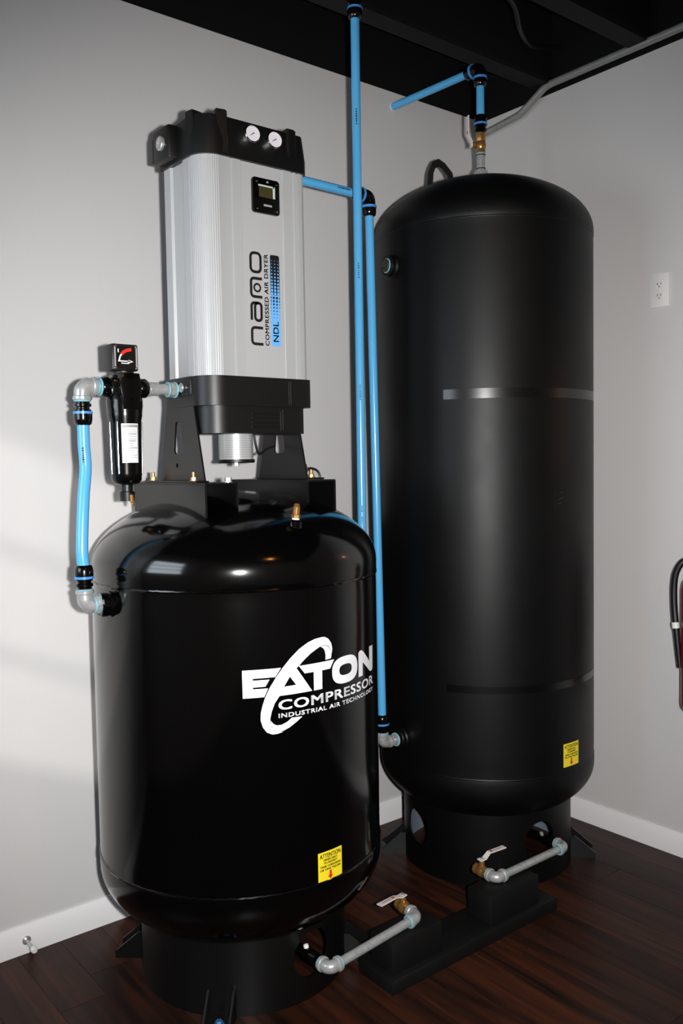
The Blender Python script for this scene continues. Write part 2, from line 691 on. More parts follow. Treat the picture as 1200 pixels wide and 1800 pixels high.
def foot(parent, cx, cy, rs, az, bolt=None):
    """anchor foot: floor plate, two gussets and a bolt"""
    a = math.radians(az)
    d = Vector((math.cos(a), math.sin(a), 0))
    s = Vector((-math.sin(a), math.cos(a), 0))
    c = Vector((cx, cy, 0))

    def loc(u, v, z):
        return c + d * (rs + u) + s * v + Vector((0, 0, z))
    bm = NB()
    hw, ln = 0.036, 0.082
    for (u0, u1, v0, v1, prof) in ((-0.012, ln, -hw, hw, None),):
        q = [loc(u0, v0, 0.0), loc(u1, v0, 0.0), loc(u1, v1, 0.0), loc(u0, v1, 0.0)]
        lo = [bm.verts.new(p) for p in q]
        hi = [bm.verts.new(p + Vector((0, 0, 0.007))) for p in q]
        bm.faces.new(lo)
        bm.faces.new(list(reversed(hi)))
        for k in range(4):
            bm.faces.new((lo[k], lo[(k + 1) % 4], hi[(k + 1) % 4], hi[k]))
    f = part('foot', bm, PCOAT, parent)
    for sg in (-1, 1):
        bm = NB()
        tri = [(-0.012, 0.007), (ln, 0.007), (ln, 0.020), (0.012, 0.078), (-0.012, 0.078)]
        fa = [bm.verts.new(loc(u, sg * hw, z)) for u, z in tri]
        fb = [bm.verts.new(loc(u, sg * (hw - 0.006), z)) for u, z in tri]
        bm.faces.new(fa)
        bm.faces.new(list(reversed(fb)))
        for k in range(5):
            bm.faces.new((fa[k], fa[(k + 1) % 5], fb[(k + 1) % 5], fb[k]))
        part('gusset', bm, PCOAT, f)
    bm = NB()
    rev(bm, [(0, 0.013), (0.002, 0.013)], loc(0.04, 0, 0.007), (0, 0, 1), 16)
    rev(bm, [(0.002, 0.010), (0.009, 0.010), (0.011, 0.008)], loc(0.04, 0, 0.007), (0, 0, 1), 6)
    part('anchor_bolt', bm, bolt or STEEL, f)
    return f


def boss(parent, p, d, r=0.03, L=0.03, m=None):
    """welded half-coupling on a tank wall"""
    bm = NB()
    rev(bm, [(-0.02, r * 1.12), (0.003, r * 1.12), (0.008, r), (L - 0.003, r), (L, r - 0.003), (L, r * 0.62), (L - 0.012, r * 0.62)], p, d, 28)
    return part('port_boss', bm, m or TANKG, parent)


# attention label: 2D artwork in metres, 0.077 x 0.076
ATT_ROWS = [('ATTENTION', 0.005, 0.0605, 0.072, 0.0715), ('DRAIN DAILY', 0.017, 0.0530, 0.060, 0.0580), ('TO PREVENT', 0.017, 0.0450, 0.060, 0.0500),
            ('TANK CORROSION', 0.006, 0.0365, 0.071, 0.0415), ('OR TANK FAILURE', 0.006, 0.0285, 0.071, 0.0335)]


def attention_label(parent, cx, cy, r, az0, z0):
    def fn(k):
        def g(u, v):
            a = az0 + u / r
            return (cx + (r + k) * math.cos(a), cy + (r + k) * math.sin(a), z0 + v)
        return g
    bm = decal_bm([rect2d(0, 0, 0.077, 0.0765)], fn(0.0012), cut=0.006)
    lab = flatpart('warning_label', bm, YEL, parent, 'yellow square attention label')
    sh = [q_ for s, u0, v0, u1, v1 in ATT_ROWS for q_ in bold(text2d(s, (u0, v0, u1, v1)), 0.0003, 0.0002)]
    flatpart('lettering', decal_bm(sh, fn(0.0019), cut=0.006), INK, lab)
    cxu = 0.0375
    arrow = fill2d([[(cxu - 0.0035, 0.026), (cxu + 0.0035, 0.026), (cxu + 0.0035, 0.0135), (cxu + 0.0085, 0.0135), (cxu, 0.003), (cxu - 0.0085, 0.0135), (cxu - 0.0035, 0.0135)]])
    flatpart('arrow', decal_bm([arrow], fn(0.0019), cut=0.006), RED, lab)
    return lab


# ---------------- near tank
tn = thing('air_tank', 'shorter glossy black air tank with white printed logo, carrying the silver dryer', 'tank', (NCx, NCy, 0), 'black air receiver tanks')
bm = NB(); tank_shell(bm, NCx, NCy, NR, 0.360, 1.103, 0.326, 1.137, 0.195, 0.195)
part('tank_shell', bm, TANKG, tn, sharp=50)
for zz in (0.360, 1.103):
    bm = NB(); weld_ring(bm, NCx, NCy, NR - 0.0016, zz); part('weld_bead', bm, TANKG, tn)
bm = skirt_bm(NCx, NCy, NS, 0.196, [(-84, 0.118, 0.062), (96, 0.118, 0.062), (6, 0.118, 0.062)])
part('skirt', bm, PCOAT, tn, sharp=30)
for az in (137, -134, -40, 46):
    foot(tn, NCx, NCy, NS, az, mat('blue_zinc', (58, 112, 156), 0.3, metal=0.3))


def near_map(k):
    def g(u, v):
        a = -PI / 2 + u / NR
        return (NCx + (NR + k) * math.cos(a), NCy + (NR + k) * math.sin(a), v)
    return g


LG = {
    'rfo': [(-0.1118, 0.7589), (-0.1252, 0.7557), (-0.1385, 0.7555), (-0.1522, 0.7617), (-0.1614, 0.7747), (-0.1667, 0.7925), (-0.1658, 0.8096), (-0.1611, 0.8281), (-0.1546, 0.8465), (-0.1429, 0.8695), (-0.1266, 0.8937), (-0.1101, 0.9144), (-0.0896, 0.9363), (-0.0666, 0.9553), (-0.0429, 0.9681), (-0.0224, 0.9742), (-0.0031, 0.976), (0.0079, 0.9753), (0.0192, 0.9692), (0.0283, 0.9572), (0.0316, 0.9442), (0.0301, 0.9319)],
    'rfi': [(0.0289, 0.9321), (0.0267, 0.9414), (0.021, 0.9494), (0.012, 0.9543), (0.0008, 0.9551), (-0.008, 0.9529), (-0.0188, 0.9482), (-0.0355, 0.94), (-0.0557, 0.9252), (-0.0675, 0.9146), (-0.0743, 0.9093), (-0.0325, 0.8478), (-0.1191, 0.8471), (-0.1315, 0.8304), (-0.1389, 0.8122), (-0.1432, 0.7953), (-0.1431, 0.7832), (-0.1398, 0.7733), (-0.133, 0.7656), (-0.1242, 0.7611)],
    'ah': [(-0.0921, 0.8907), (-0.0762, 0.869), (-0.1075, 0.8683)],
    'rbt': [(-0.0058, 0.9531), (0.003, 0.9543), (0.0119, 0.9531), (0.021, 0.9476), (0.0267, 0.9396), (0.0288, 0.9303), (0.0269, 0.9191), (0.0088, 0.9179), (0.0096, 0.9299), (0.0071, 0.9409), (0.0028, 0.9477)],
    'rbb': [(-0.1421, 0.7892), (-0.1414, 0.7796), (-0.1364, 0.7695), (-0.1295, 0.7635), (-0.1207, 0.7606), (-0.1117, 0.7612), (-0.0952, 0.7676), (-0.0763, 0.7788), (-0.0607, 0.7895), (-0.0891, 0.7903), (-0.1004, 0.7823), (-0.115, 0.7764), (-0.1274, 0.7762), (-0.1361, 0.7811)],
    'E': [(-0.2081, 0.9151), (-0.1139, 0.9149), (-0.1288, 0.8939), (-0.1832, 0.8941), (-0.1832, 0.8897), (-0.1428, 0.8893), (-0.1532, 0.873), (-0.1831, 0.8729), (-0.1831, 0.8688), (-0.1466, 0.8685), (-0.1566, 0.848), (-0.2076, 0.8478)],
    'T': [(-0.0685, 0.9142), (0.0374, 0.9146), (0.0232, 0.8937), (-0.0020, 0.8935), (-0.0024, 0.8475), (-0.0273, 0.8474), (-0.0273, 0.8935), (-0.0525, 0.8937)],
    'N': [(0.1355, 0.8490), (0.1366, 0.9115), (0.1435, 0.9165), (0.1532, 0.9165), (0.1633, 0.911), (0.2021, 0.8775), (0.2030, 0.9160), (0.2310, 0.9150), (0.2290, 0.8545), (0.2220, 0.8486), (0.2101, 0.8486), (0.199, 0.8540), (0.1589, 0.8838), (0.1577, 0.849)],
}


def superell(cx, cy, a, b, n=2.6, k=40):
    out = []
    for i in range(k):
        t_ = 2 * PI * i / k
        c, s = math.cos(t_), math.sin(t_)
        out.append((cx + a * math.copysign(abs(c) ** (2 / n), c), cy + b * math.copysign(abs(s) ** (2 / n), s)))
    return out


sh = [fill2d([LG['rfo'] + LG['rfi'], LG['ah']]), fill2d([LG['rbt']]), fill2d([LG['rbb']]), fill2d([LG['E']]), fill2d([LG['T']]),
      fill2d([superell(0.080, 0.8820, 0.0502, 0.0345), superell(0.0795, 0.8820, 0.0245, 0.0138)]), fill2d([LG['N']])]
flatpart('logo', decal_bm(sh, near_map(0.0012), cut=0.008), WHITE, tn, 'white swoosh logo with the letters EATON')


flatpart('logo_lettering', decal_bm(bold(text2d('COMPRESSOR', (-0.1213, 0.8127, 0.2273, 0.8360), space=1.08), 0.0012, 0.0006), near_map(0.0012), cut=0.008), WHITE, tn)
flatpart('logo_lettering', decal_bm(bold(text2d('INDUSTRIAL AIR TECHNOLOGY', (-0.1222, 0.7935, 0.2253, 0.8039), space=1.12), 0.0006, 0.0003), near_map(0.0012), cut=0.008), WHITE, tn)
attention_label(tn, NCx, NCy, NR, math.radians(-93.7), 0.3600)

# saddle channels welded on the top head
def dome_z(x_, y_, cx, cy, r, zt, a):
    q = ((x_ - cx) ** 2 + (y_ - cy) ** 2) / (r * r)
    return zt + a * math.sqrt(max(0.0, 1 - q))


SZ = 1.358
for (xa, xb) in ((-1.711, -1.6155), (-1.3985, -1.3005)):
    bm = NB()
    box(bm, (xa, -0.624, SZ - 0.006), (xb, -0.229, SZ), 0.0012)
    for xx in (xa, xb):
        s = 1 if xx == xa else -1
        poly = [(-0.624, SZ - 0.004), (-0.229, SZ - 0.004)]
        N_ = 16
        for k in range(N_ + 1):
            yy = -0.229 + (-0.624 + 0.229) * k / N_
            poly.append((yy, dome_z(xx, yy, NCx, NCy, NR, 1.137, 0.195) - 0.004))
        prism(bm, poly, xx, xx + s * 0.006, 'x')
    part('saddle_bracket', bm, PCOAT, tn)
# brass relief fitting on the dome
pv = Vector((-1.525, -0.742, 1.250))
nv = Vector((-0.01, -0.62, 0.9)).normalized() * 0.3 + Vector((0.05, 0, 1))
nv.normalize()
bm = NB(); rev(bm, [(-0.01, 0.017), (0.010, 0.017), (0.014, 0.013), (0.016, 0.0)], pv, nv, 20); part('port_boss', bm, TANKG, tn)
bm = NB(); rev(bm, [(0.012, 0.0095), (0.019, 0.0095)], pv, nv, 16); part('thread_tape', bm, WHITE, tn)
bm = NB()
rev(bm, [(0.018, 0.0115), (0.026, 0.0115), (0.027, 0.010)], pv, nv, 6)
rev(bm, [(0.026, 0.0088), (0.046, 0.0088), (0.048, 0.007)], pv, nv, 18)
rev(bm, [(0.048, 0.007), (0.051, 0.0078), (0.054, 0.005)], pv, nv, 18)
part('relief_valve', bm, BRASS, tn, 'brass relief valve')
boss(tn, (NCx - NR + 0.002, -0.455, 1.060), (-1, 0, 0), 0.030, 0.028)
boss(tn, (NCx + NR - 0.002, -0.43, 1.035), (1, 0, 0), 0.024, 0.022)

# ---------------- far tank
tf = thing('air_tank', 'tall matte black air tank standing in the room corner', 'tank', (FCx, FCy, 0), 'black air receiver tanks')
bm = NB(); tank_shell(bm, FCx, FCy, FR, 0.388, 2.150, 0.358, 2.166, 0.187, 0.194)
part('tank_shell', bm, TANKM, tf, sharp=50)
for zz in (0.388, 2.150):
    bm = NB(); weld_ring(bm, FCx, FCy, FR - 0.0030, zz, 0.0040, amp=0.0004); part('weld_bead', bm, TANKM, tf)
bm = skirt_bm(FCx, FCy, FS, 0.252, [(-101, 0.148, 0.060), (169, 0.148, 0.060)])
sk = part('skirt', bm, TANKM, tf, sharp=30)
# the inside of the skirt is bare primed steel
sk.data.materials.append(mat('bare_primed_steel', (128, 138, 150), 0.5, metal=0.2))
for f in sk.data.polygons:
    if all(math.hypot(sk.data.vertices[i].co.x, sk.data.vertices[i].co.y) < FS - 0.003 for i in f.vertices):
        f.material_index = 1
for az in (140, -136, -47, 45):
    foot(tf, FCx, FCy, FS, az)


def far_map(k):
    def g(u, v):
        a = u
        return (FCx + (FR + k) * math.cos(a), FCy + (FR + k) * math.sin(a), v)
    return g


for z0, z1, a0, a1 in ((1.595, 1.6255, -157, -60), (0.667, 0.691, -157, -62)):
    bm = decal_bm([rect2d(math.radians(a0), z0, math.radians(a1), z1)], far_map(0.0010), cut=math.radians(2))
    flatpart('tape_band', bm, TAPE, tf, 'glossy strip of clear tape around the tank')
attention_label(tf, FCx, FCy, FR, math.radians(-96.6), 0.4075)
# scuffed outline of a removed plate
mk = [stroke2d([(math.radians(-101.5), 1.305), (math.radians(-101.5), 1.245)], 0.004), stroke2d([(math.radians(-98.5), 1.296), (math.radians(-96), 1.298)], 0.003),
      stroke2d([(math.radians(-99.8), 1.275), (math.radians(-95.8), 1.281)], 0.003), stroke2d([(math.radians(-99.8), 1.262), (math.radians(-97), 1.264)], 0.003)]
flatpart('scuff_mark', decal_bm(mk, far_map(0.0008)), mat('scuffed_enamel', (34, 33, 31), 0.4), tf)
# lifting lug
lc = Vector((-0.571, -0.321, 0))
ld = Vector((0.58, -0.81, 0)).normalized()
bm = NB()
lug = [(-0.052, 2.330), (-0.045, 2.405), (-0.030, 2.440), (-0.008, 2.450), (0.014, 2.434), (0.040, 2.400), (0.048, 2.335)]
inn = [(-0.030, 2.352), (-0.026, 2.402), (-0.018, 2.422), (-0.006, 2.428), (0.006, 2.418), (0.022, 2.394), (0.027, 2.352)]
ldv = Vector((RIGHT.x, RIGHT.y, 0)).normalized()
nrm = Vector((-ldv.y, ldv.x, 0))
vs_, fs = fill2d([lug, inn])
fa = [bm.verts.new(lc + ldv * u + nrm * 0.007 + Vector((0, 0, z))) for u, z in vs_]
fb = [bm.verts.new(lc + ldv * u - nrm * 0.007 + Vector((0, 0, z))) for u, z in vs_]
for f in fs:
    bm.faces.new([fa[i] for i in f])
    bm.faces.new([fb[i] for i in reversed(f)])
for lp in (lug, inn):
    n_ = len(lp)
    idx = []
    for q in lp:
        idx.append(min(range(len(vs_)), key=lambda i: (vs_[i][0] - q[0]) ** 2 + (vs_[i][1] - q[1]) ** 2))
    for k in range(n_):
        a_, b_ = idx[k], idx[(k + 1) % n_]
        bm.faces.new((fa[a_], fa[b_], fb[b_], fb[a_]))
part('lifting_lug', bm, TANKM, tf)
# plugged port, high on the left
pd = Vector((math.cos(math.radians(171)), math.sin(math.radians(171)), 0))
pp = Vector((FCx, FCy, 2.042)) + pd * (FR - 0.002)
boss(tf, pp, pd, 0.036, 0.022, TANKM)
bm = NB(); tube(bm, [pp + pd * 0.022 + v_ for v_ in [Vector((-pd.y, pd.x, 0)) * 0.0215 * math.cos(2 * PI * k / 24) + Vector((0, 0, 0.0215 * math.sin(2 * PI * k / 24))) for k in range(26)]], 0.0028, 8, cap=False)
part('thread_sealant', bm, TEAL, tf)
bm = NB()
rev(bm, [(0.018, 0.021), (0.028, 0.021), (0.030, 0.019)], pp, pd, 24)
rev(bm, [(0.028, 0.014), (0.044, 0.013)], pp, pd, 4, rot=PI / 4)
part('pipe_plug', bm, mat('dark_iron', (70, 68, 64), 0.45, metal=0.6), tf, 'square-head iron pipe plug')
boss(tf, (FCx - FR + 0.004, -0.378, 0.478), (-1, 0, 0), 0.033, 0.022, TANKM)
bm = NB(); rev(bm, [(-0.02, 0.046), (0.004, 0.046), (0.008, 0.040), (0.030, 0.036), (0.030, 0.0)], (FCx, FCy, 2.352), (0, 0, 1), 28); part('port_boss', bm, TANKM, tf)


# ------------------------------------------------------------------ fittings
def ring_at(bm, p, d, r, w=0.0025, seg=24):
    u, v, d = frame_of(d)
    p = Vector(p)
    pts = [p + u * r * math.cos(2 * PI * k / seg) + v * r * math.sin(2 * PI * k / seg) for k in range(seg + 2)]
    return tube(bm, pts, w, 8, cap=False)


def push_fit(parent, p, d, k=1.0):
    """black push-fit connector, tube enters on the +d end; p at the thread end"""
    bm = NB()
    rev(bm, [(0, 0.017), (0.006, 0.017), (0.008, 0.021), (0.014, 0.021), (0.016, 0.0165), (0.020, 0.0165), (0.022, 0.0205), (0.027, 0.0205)], p, d, 20)
    rev(bm, [(0.032, 0.0225), (0.046, 0.0225), (0.056, 0.0205), (0.060, 0.0165), (0.060, 0.0145)], p, d, 20)
    o = part('push_fit_connector', bm, GLOSSP, parent)
    bm = NB(); rev(bm, [(0.0265, 0.0235), (0.0325, 0.0235)], p, d, 24)
    part('locking_ring', bm, RINGB, o)
    return o


def push_elbow(parent, c, d1, d2, L=0.052):
    """black elbow with a push-fit socket on both arms"""
    c, d1, d2 = Vector(c), Vector(d1).normalized(), Vector(d2).normalized()
    bm = NB()
    tube(bm, fillet([c + d1 * 0.030, c, c + d2 * 0.030], 0.022, 8), 0.0205, 18)
    for d in (d1, d2):
        rev(bm, [(0.036, 0.0225), (0.048, 0.0225), (0.058, 0.0205), (0.062, 0.0165), (0.062, 0.0145)], c, d, 20)
    o = part('push_fit_elbow', bm, GLOSSP, parent)
    for d in (d1, d2):
        bm = NB(); rev(bm, [(0.029, 0.0240), (0.0365, 0.0240)], c, d, 24)
        part('locking_ring', bm, RINGB, o)
    return o


def galv_elbow(parent, c, d1, d2, r=0.0165, L=0.032, seal=True):
    c, d1, d2 = Vector(c), Vector(d1).normalized(), Vector(d2).normalized()
    bm = NB()
    tube(bm, fillet([c + d1 * L, c, c + d2 * L], L * 0.78, 10), r, 20)
    for d in (d1, d2):
        rev(bm, [(L - 0.010, r + 0.0005), (L - 0.008, r + 0.003), (L - 0.001, r + 0.003), (L, r + 0.0015)], c, d, 22)
    o = part('galvanised_elbow', bm, GALV, parent)
    if seal:
        for d in (d1, d2):
            bm = NB(); ring_at(bm, c + d * (L + 0.0015), d, r - 0.001, 0.0028)
            part('thread_sealant', bm, TEAL, o)
    return o


def ball_valve(parent, p, d, up, lv, bend=0.0, L=0.052):
    """brass ball valve from p along d; stem along up; lever towards lv"""
    p, d, up, lv = Vector(p), Vector(d).normalized(), Vector(up).normalized(), Vector(lv).normalized()
    bm = NB()
    rev(bm, [(0, 0.0165), (0.013, 0.0165), (0.014, 0.015)], p, d, 8)
    rev(bm, [(0.010, 0.0135), (0.017, 0.0175), (0.026, 0.0190), (0.035, 0.0175), (0.042, 0.0135)], p, d, 20)
    rev(bm, [(0.038, 0.015), (0.040, 0.0165), (L, 0.0165), (L, 0.0115), (L - 0.01, 0.0115)], p, d, 8)
    c = p + d * 0.026
    rev(bm, [(0.012, 0.0095), (0.026, 0.0095), (0.027, 0.0075), (0.032, 0.0075)], c, up, 14)
    v = part('valve_body', bm, BRASS, parent, 'brass ball valve body')
    bm = NB(); rev(bm, [(0.031, 0.0085), (0.037, 0.0085)], c, up, 6); rev(bm, [(0.037, 0.004), (0.041, 0.004)], c, up, 10); part('stem_nut', bm, STEEL, v)
    # lever: flat strip that cranks away from the stem
    s = up.cross(lv).normalized()
    h0, h1 = 0.0345, 0.0345 + 0.018 + bend
    path = [(-0.010, h0), (0.012, h0), (0.030, h1), (0.096, h1)]
    wid = [0.0095, 0.0095, 0.0080, 0.0092]
    bm = NB()
    rows = []
    for (a, h), w in zip(path, wid):
        q = c + lv * a + up * h
        rows.append([bm.verts.new(q + s * w), bm.verts.new(q - s * w), bm.verts.new(q - s * w + up * 0.003), bm.verts.new(q + s * w + up * 0.003)])
    for a, b in zip(rows[:-1], rows[1:]):
        for k in range(4):
            bm.faces.new((a[k], a[(k + 1) % 4], b[(k + 1) % 4], b[k]))
    bm.faces.new(rows[0])
    bm.faces.new(list(reversed(rows[-1])))
    lev = part('lever', bm, WPLAST, v, 'white coated lever handle')
    bm = NB()
    rev(bm, [(0, 0.0052), (0.0006, 0.0052)], c + lv * 0.040 + up * (h1 + 0.003), up, 16)
    for k in range(6):
        q = c + lv * (0.052 + k * 0.006) + up * (h1 + 0.0033)
        vv = [bm.verts.new(q + lv * a + s * b) for a, b in ((-0.0017, -0.0025), (0.0017, -0.0025), (0.0017, 0.0025), (-0.0017, 0.0025))]
        bm.faces.new(vv)
    part('red_print', bm, mat('red_print', (196, 70, 64), 0.5), lev)
    return v


PR = 0.0136  # blue pipe radius


def pipe_print(parent, p, d, facing, n=9, L=0.05):
    """row of tiny dark print marks along a blue pipe"""
    p, d, fz = Vector(p), Vector(d).normalized(), Vector(facing)
    fz = (fz - d * fz.dot(d)).normalized()
    s = d.cross(fz)
    bm = NB()
    rnd = random.Random(n * 13 + int(p.z * 100))
    for k in range(n):
        w = L / n * rnd.uniform(0.45, 0.8)
        a0 = -L / 2 + L * k / n
        hh = rnd.uniform(0.0016, 0.0026)
        vv = []
        for a, b in ((a0, -hh), (a0 + w, -hh), (a0 + w, hh), (a0, hh)):
            vv.append(bm.verts.new(p + d * a + s * b + fz * (math.sqrt(PR * PR - b * b) + 0.0006)))
        bm.faces.new(vv)
    return part('printed_mark', bm, INK, parent)


TOCAM = -FWD

# ------------------------------------------------------------------ dryer on top of the near tank
dr = thing('air_dryer', 'silver column air dryer with black cap and base on the shorter tank', 'air dryer', (-1.50, -0.46, SZ))
XL, XR, YF, YK = -1.663, -1.338, -0.560, -0.365


def outline(xl, xr, yf, yk, rl, rr, n=10):
    """plan outline: large radius at the front left corner, small at the front right"""
    pts = [(xl, yk)]
    for k in range(n + 1):
        a = PI + PI / 2 * k / n
        pts.append((xl + rl + rl * math.cos(a), yf + rl + rl * math.sin(a)))
    for k in range(n + 1):
        a = 1.5 * PI + PI / 2 * k / n
        pts.append((xr - rr + rr * math.cos(a), yf + rr + rr * math.sin(a)))
    pts.append((xr, yk))
    return pts


# extruded column with its grooves
rl = 0.055
col = [(XL + 0.004, YK), (XL, YK - 0.002), (XL, -0.400), (XL + 0.007, -0.404), (XL + 0.008, -0.435), (XL + 0.007, -0.464), (XL, -0.468), (XL, -0.500), (XL + 0.009, -0.502), (XL + 0.009, -0.509)]
nfl = 30
for k in range(nfl + 1):
    a = PI + PI / 2 * k / nfl
    r_ = rl + (0.0007 if k % 2 else 0.0)
    col.append((XL + rl + r_ * math.cos(a), YF + rl + r_ * math.sin(a)))
col[10] = (XL, -0.5105)
col += [(-1.578, YF), (-1.576, YF + 0.003), (-1.573, YF + 0.003), (-1.571, YF), (-1.5455, YF), (-1.5440, YF + 0.0028), (-1.4145, YF + 0.0028), (-1.4130, YF), (-1.386, YF),
        (-1.384, YF + 0.004), (-1.378, YF + 0.004), (-1.376, YF), (-1.370, YF), (-1.368, YF + 0.006), (-1.364, YF + 0.006), (-1.362, YF), (-1.350, YF + 0.001), (-1.342, YF + 0.005), (XR, YF + 0.014), (XR, -0.47), (XR - 0.008, -0.465), (XR - 0.008, -0.41), (XR, -0.405), (XR, YK)]
bm = NB(); prism(bm, col, 1.622, 2.196, 'z')
part('dryer_column', bm, ALU, dr, 'silver extruded aluminium column', sharp=20)
YP = YF + 0.0028
bm = NB(); box(bm, (-1.5432, YP - 0.0008, 1.634), (-1.4153, YP + 0.001, 2.187)); part('front_panel', bm, ALUP, dr, 'flat grey front panel of the column')

# cap
bm = NB()
o1 = outline(-1.670, -1.333, -0.567, -0.358, 0.058, 0.020)
o2 = outline(-1.664, -1.339, -0.561, -0.362, 0.056, 0.020)
a_ = [bm.verts.new((x_, y_, 2.188)) for x_, y_ in o1]
b_ = [bm.verts.new((x_, y_, 2.222)) for x_, y_ in o1]
c_ = [bm.verts.new((x_, y_, 2.288)) for x_, y_ in o2]
n_ = len(o1)
for A_, B_ in ((a_, b_), (b_, c_)):
    for k in range(n_):
        bm.faces.new((A_[k], B_[k], B_[(k + 1) % n_], A_[(k + 1) % n_]))
bm.faces.new(a_)
tp = bm.faces.new(list(reversed(c_)))
bmesh.ops.bevel(bm, geom=list(tp.edges), offset=0.005, segments=2, affect='EDGES')
cap = part('top_cap', bm, PLAST, dr, 'black moulded top cap')


def pilaster(px_, py_, w, ang, z0, z1, dpt=0.016, m=PLAST):
    """raised vertical rib on the cap, centred at px,py, facing ang"""
    a = math.radians(ang)
    d = Vector((math.cos(a), math.sin(a), 0))
    s = Vector((-d.y, d.x, 0))
    bm = NB()
    lo, hi = [], []
    for (u, v) in ((-w / 2, -0.030), (-w / 2, dpt * 0.6), (-w / 2 + 0.004, dpt), (w / 2 - 0.004, dpt), (w / 2, dpt * 0.6), (w / 2, -0.030)):
        q = Vector((px_, py_, 0)) + s * u + d * v
        q2 = Vector((px_, py_, 0)) + s * u * 0.86 + d * (v if v < 0 else v * 0.72)
        lo.append(bm.verts.new((q.x, q.y, z0)))
        hi.append(bm.verts.new((q2.x, q2.y, z1)))
    k6 = len(lo)
    bm.faces.new(lo)
    tf_ = bm.faces.new(list(reversed(hi)))
    for k in range(k6):
        bm.faces.new((lo[k], hi[k], hi[(k + 1) % k6], lo[(k + 1) % k6]))
    bmesh.ops.bevel(bm, geom=list(tf_.edges), offset=0.003, segments=2, affect='EDGES')
    return part('cap_rib', bm, m, cap)


pilaster(-1.661, -0.512, 0.034, 190, 2.196, 2.301, 0.009)
pilaster(-1.600, -0.558, 0.036, 258, 2.196, 2.304, 0.009)
pilaster(-1.385, -0.561, 0.034, 270, 2.224, 2.300, 0.006)
pilaster(-1.346, -0.540, 0.030, 330, 2.190, 2.287, 0.010)
bm = NB(); box(bm, (-1.693, -0.452, 2.196), (-1.655, -0.366, 2.282), 0.006, 2); box(bm, (-1.688, -0.366, 2.204), (-1.60, -0.345, 2.270), 0.005, 2); part('port_block', bm, PLAST, dr)
bm = NB(); rev(bm, [(0, 0.0185), (0.008, 0.0185), (0.010, 0.016), (0.010, 0.010), (0.006, 0.009), (0.006, 0)], (-1.691, -0.414, 2.240), (-1, 0, 0), 20); part('port_plug', bm, STEEL, dr, 'round zinc port plug')
bm = NB(); cylb(bm, (-1.56, -0.40, 2.27), (-1.56, -0.40, 2.31), 0.015, 18); part('port_plug', bm, GLOSSP, dr)


def gauge(gx, gz):
    c = Vector((gx, -0.566, gz))
    K = 1.16
    d = Vector((-0.10, -1, 0.06)).normalized()
    bm = NB(); rev(bm, [(-0.006, 0.0200 * K), (0.012, 0.0200 * K), (0.015, 0.0185 * K), (0.015, 0.0172 * K), (0.0125, 0.0168 * K), (0.0125, 0)], c, d, 28)
    g = part('pressure_gauge', bm, CHROME, dr, 'round chrome pressure gauge')
    bm = NB(); rev(bm, [(0.0128, 0.0168 * K), (0.0131, 0.0168 * K)], c, d, 28); part('dial', bm, DIAL, g)
    u, v, d = frame_of(d)
    bm = NB()
    q = c + d * 0.0138
    nd = (-u * 0.75 - v * 0.5).normalized()
    sd = d.cross(nd)
    bm.faces.new([bm.verts.new(q + nd * a + sd * b) for a, b in ((-0.005, -0.0014), (0.011, -0.0004), (0.011, 0.0004), (-0.005, 0.0014))])
    part('needle', bm, INK, g)


gauge(-1.516, 2.254)
gauge(-1.447, 2.253)

# display
bm = NB(); prism(bm, rrect(-1.513, 2.062, -1.429, 2.152, 0.007), -0.5585, -0.5665, 'y', 0.001); dp = part('display_panel', bm, GLOSSP, dr, 'black display panel with small screen')
bm = NB(); box(bm, (-1.494, -0.5672, 2.103), (-1.448, -0.566, 2.131)); part('screen', bm, SCREEN, dp)
bm = NB(); box(bm, (-1.496, -0.5680, 2.1305), (-1.446, -0.5668, 2.1345)); box(bm, (-1.4505, -0.5680, 2.1035), (-1.4440, -0.5668, 2.1345)); part('screen_bezel', bm, SCRED, dp, 'pale green screen edge')
for sx, sz in ((-1.501, 2.142), (-1.439, 2.142), (-1.501, 2.072), (-1.439, 2.072)):
    bm = NB(); rev(bm, [(0, 0.003), (0.0015, 0.003), (0.0022, 0.0018), (0.0022, 0)], (sx, -0.5662, sz), (0, -1, 0), 12); part('screw', bm, CHROME, dp)
bm = NB(); box(bm, (-1.480, -0.5672, 2.0805), (-1.454, -0.566, 2.0855)); part('panel_print', bm, GREYL, dp)
bm = NB(); box(bm, (-1.470, -0.5672, 2.1415), (-1.464, -0.566, 2.146)); part('panel_symbol', bm, GREYL, dp)


# lettering on the front panel, read upwards: u along z, v towards -x
def pmap(xr, z0, k):
    return lambda u, v: (xr - v, YP - 0.0008 - k, z0 + u)


def arch(u0, u1, v1, r, start_v=0.0):
    pts = [(u0, start_v)]
    for k in range(7):
        a = PI - PI / 2 * k / 6
        pts.append((u0 + r + r * math.cos(a), v1 - r + r * math.sin(a)))
    for k in range(7):
        a = PI / 2 - PI / 2 * k / 6
        pts.append((u1 - r + r * math.cos(a), v1 - r + r * math.sin(a)))
    pts.append((u1, start_v))
    return pts


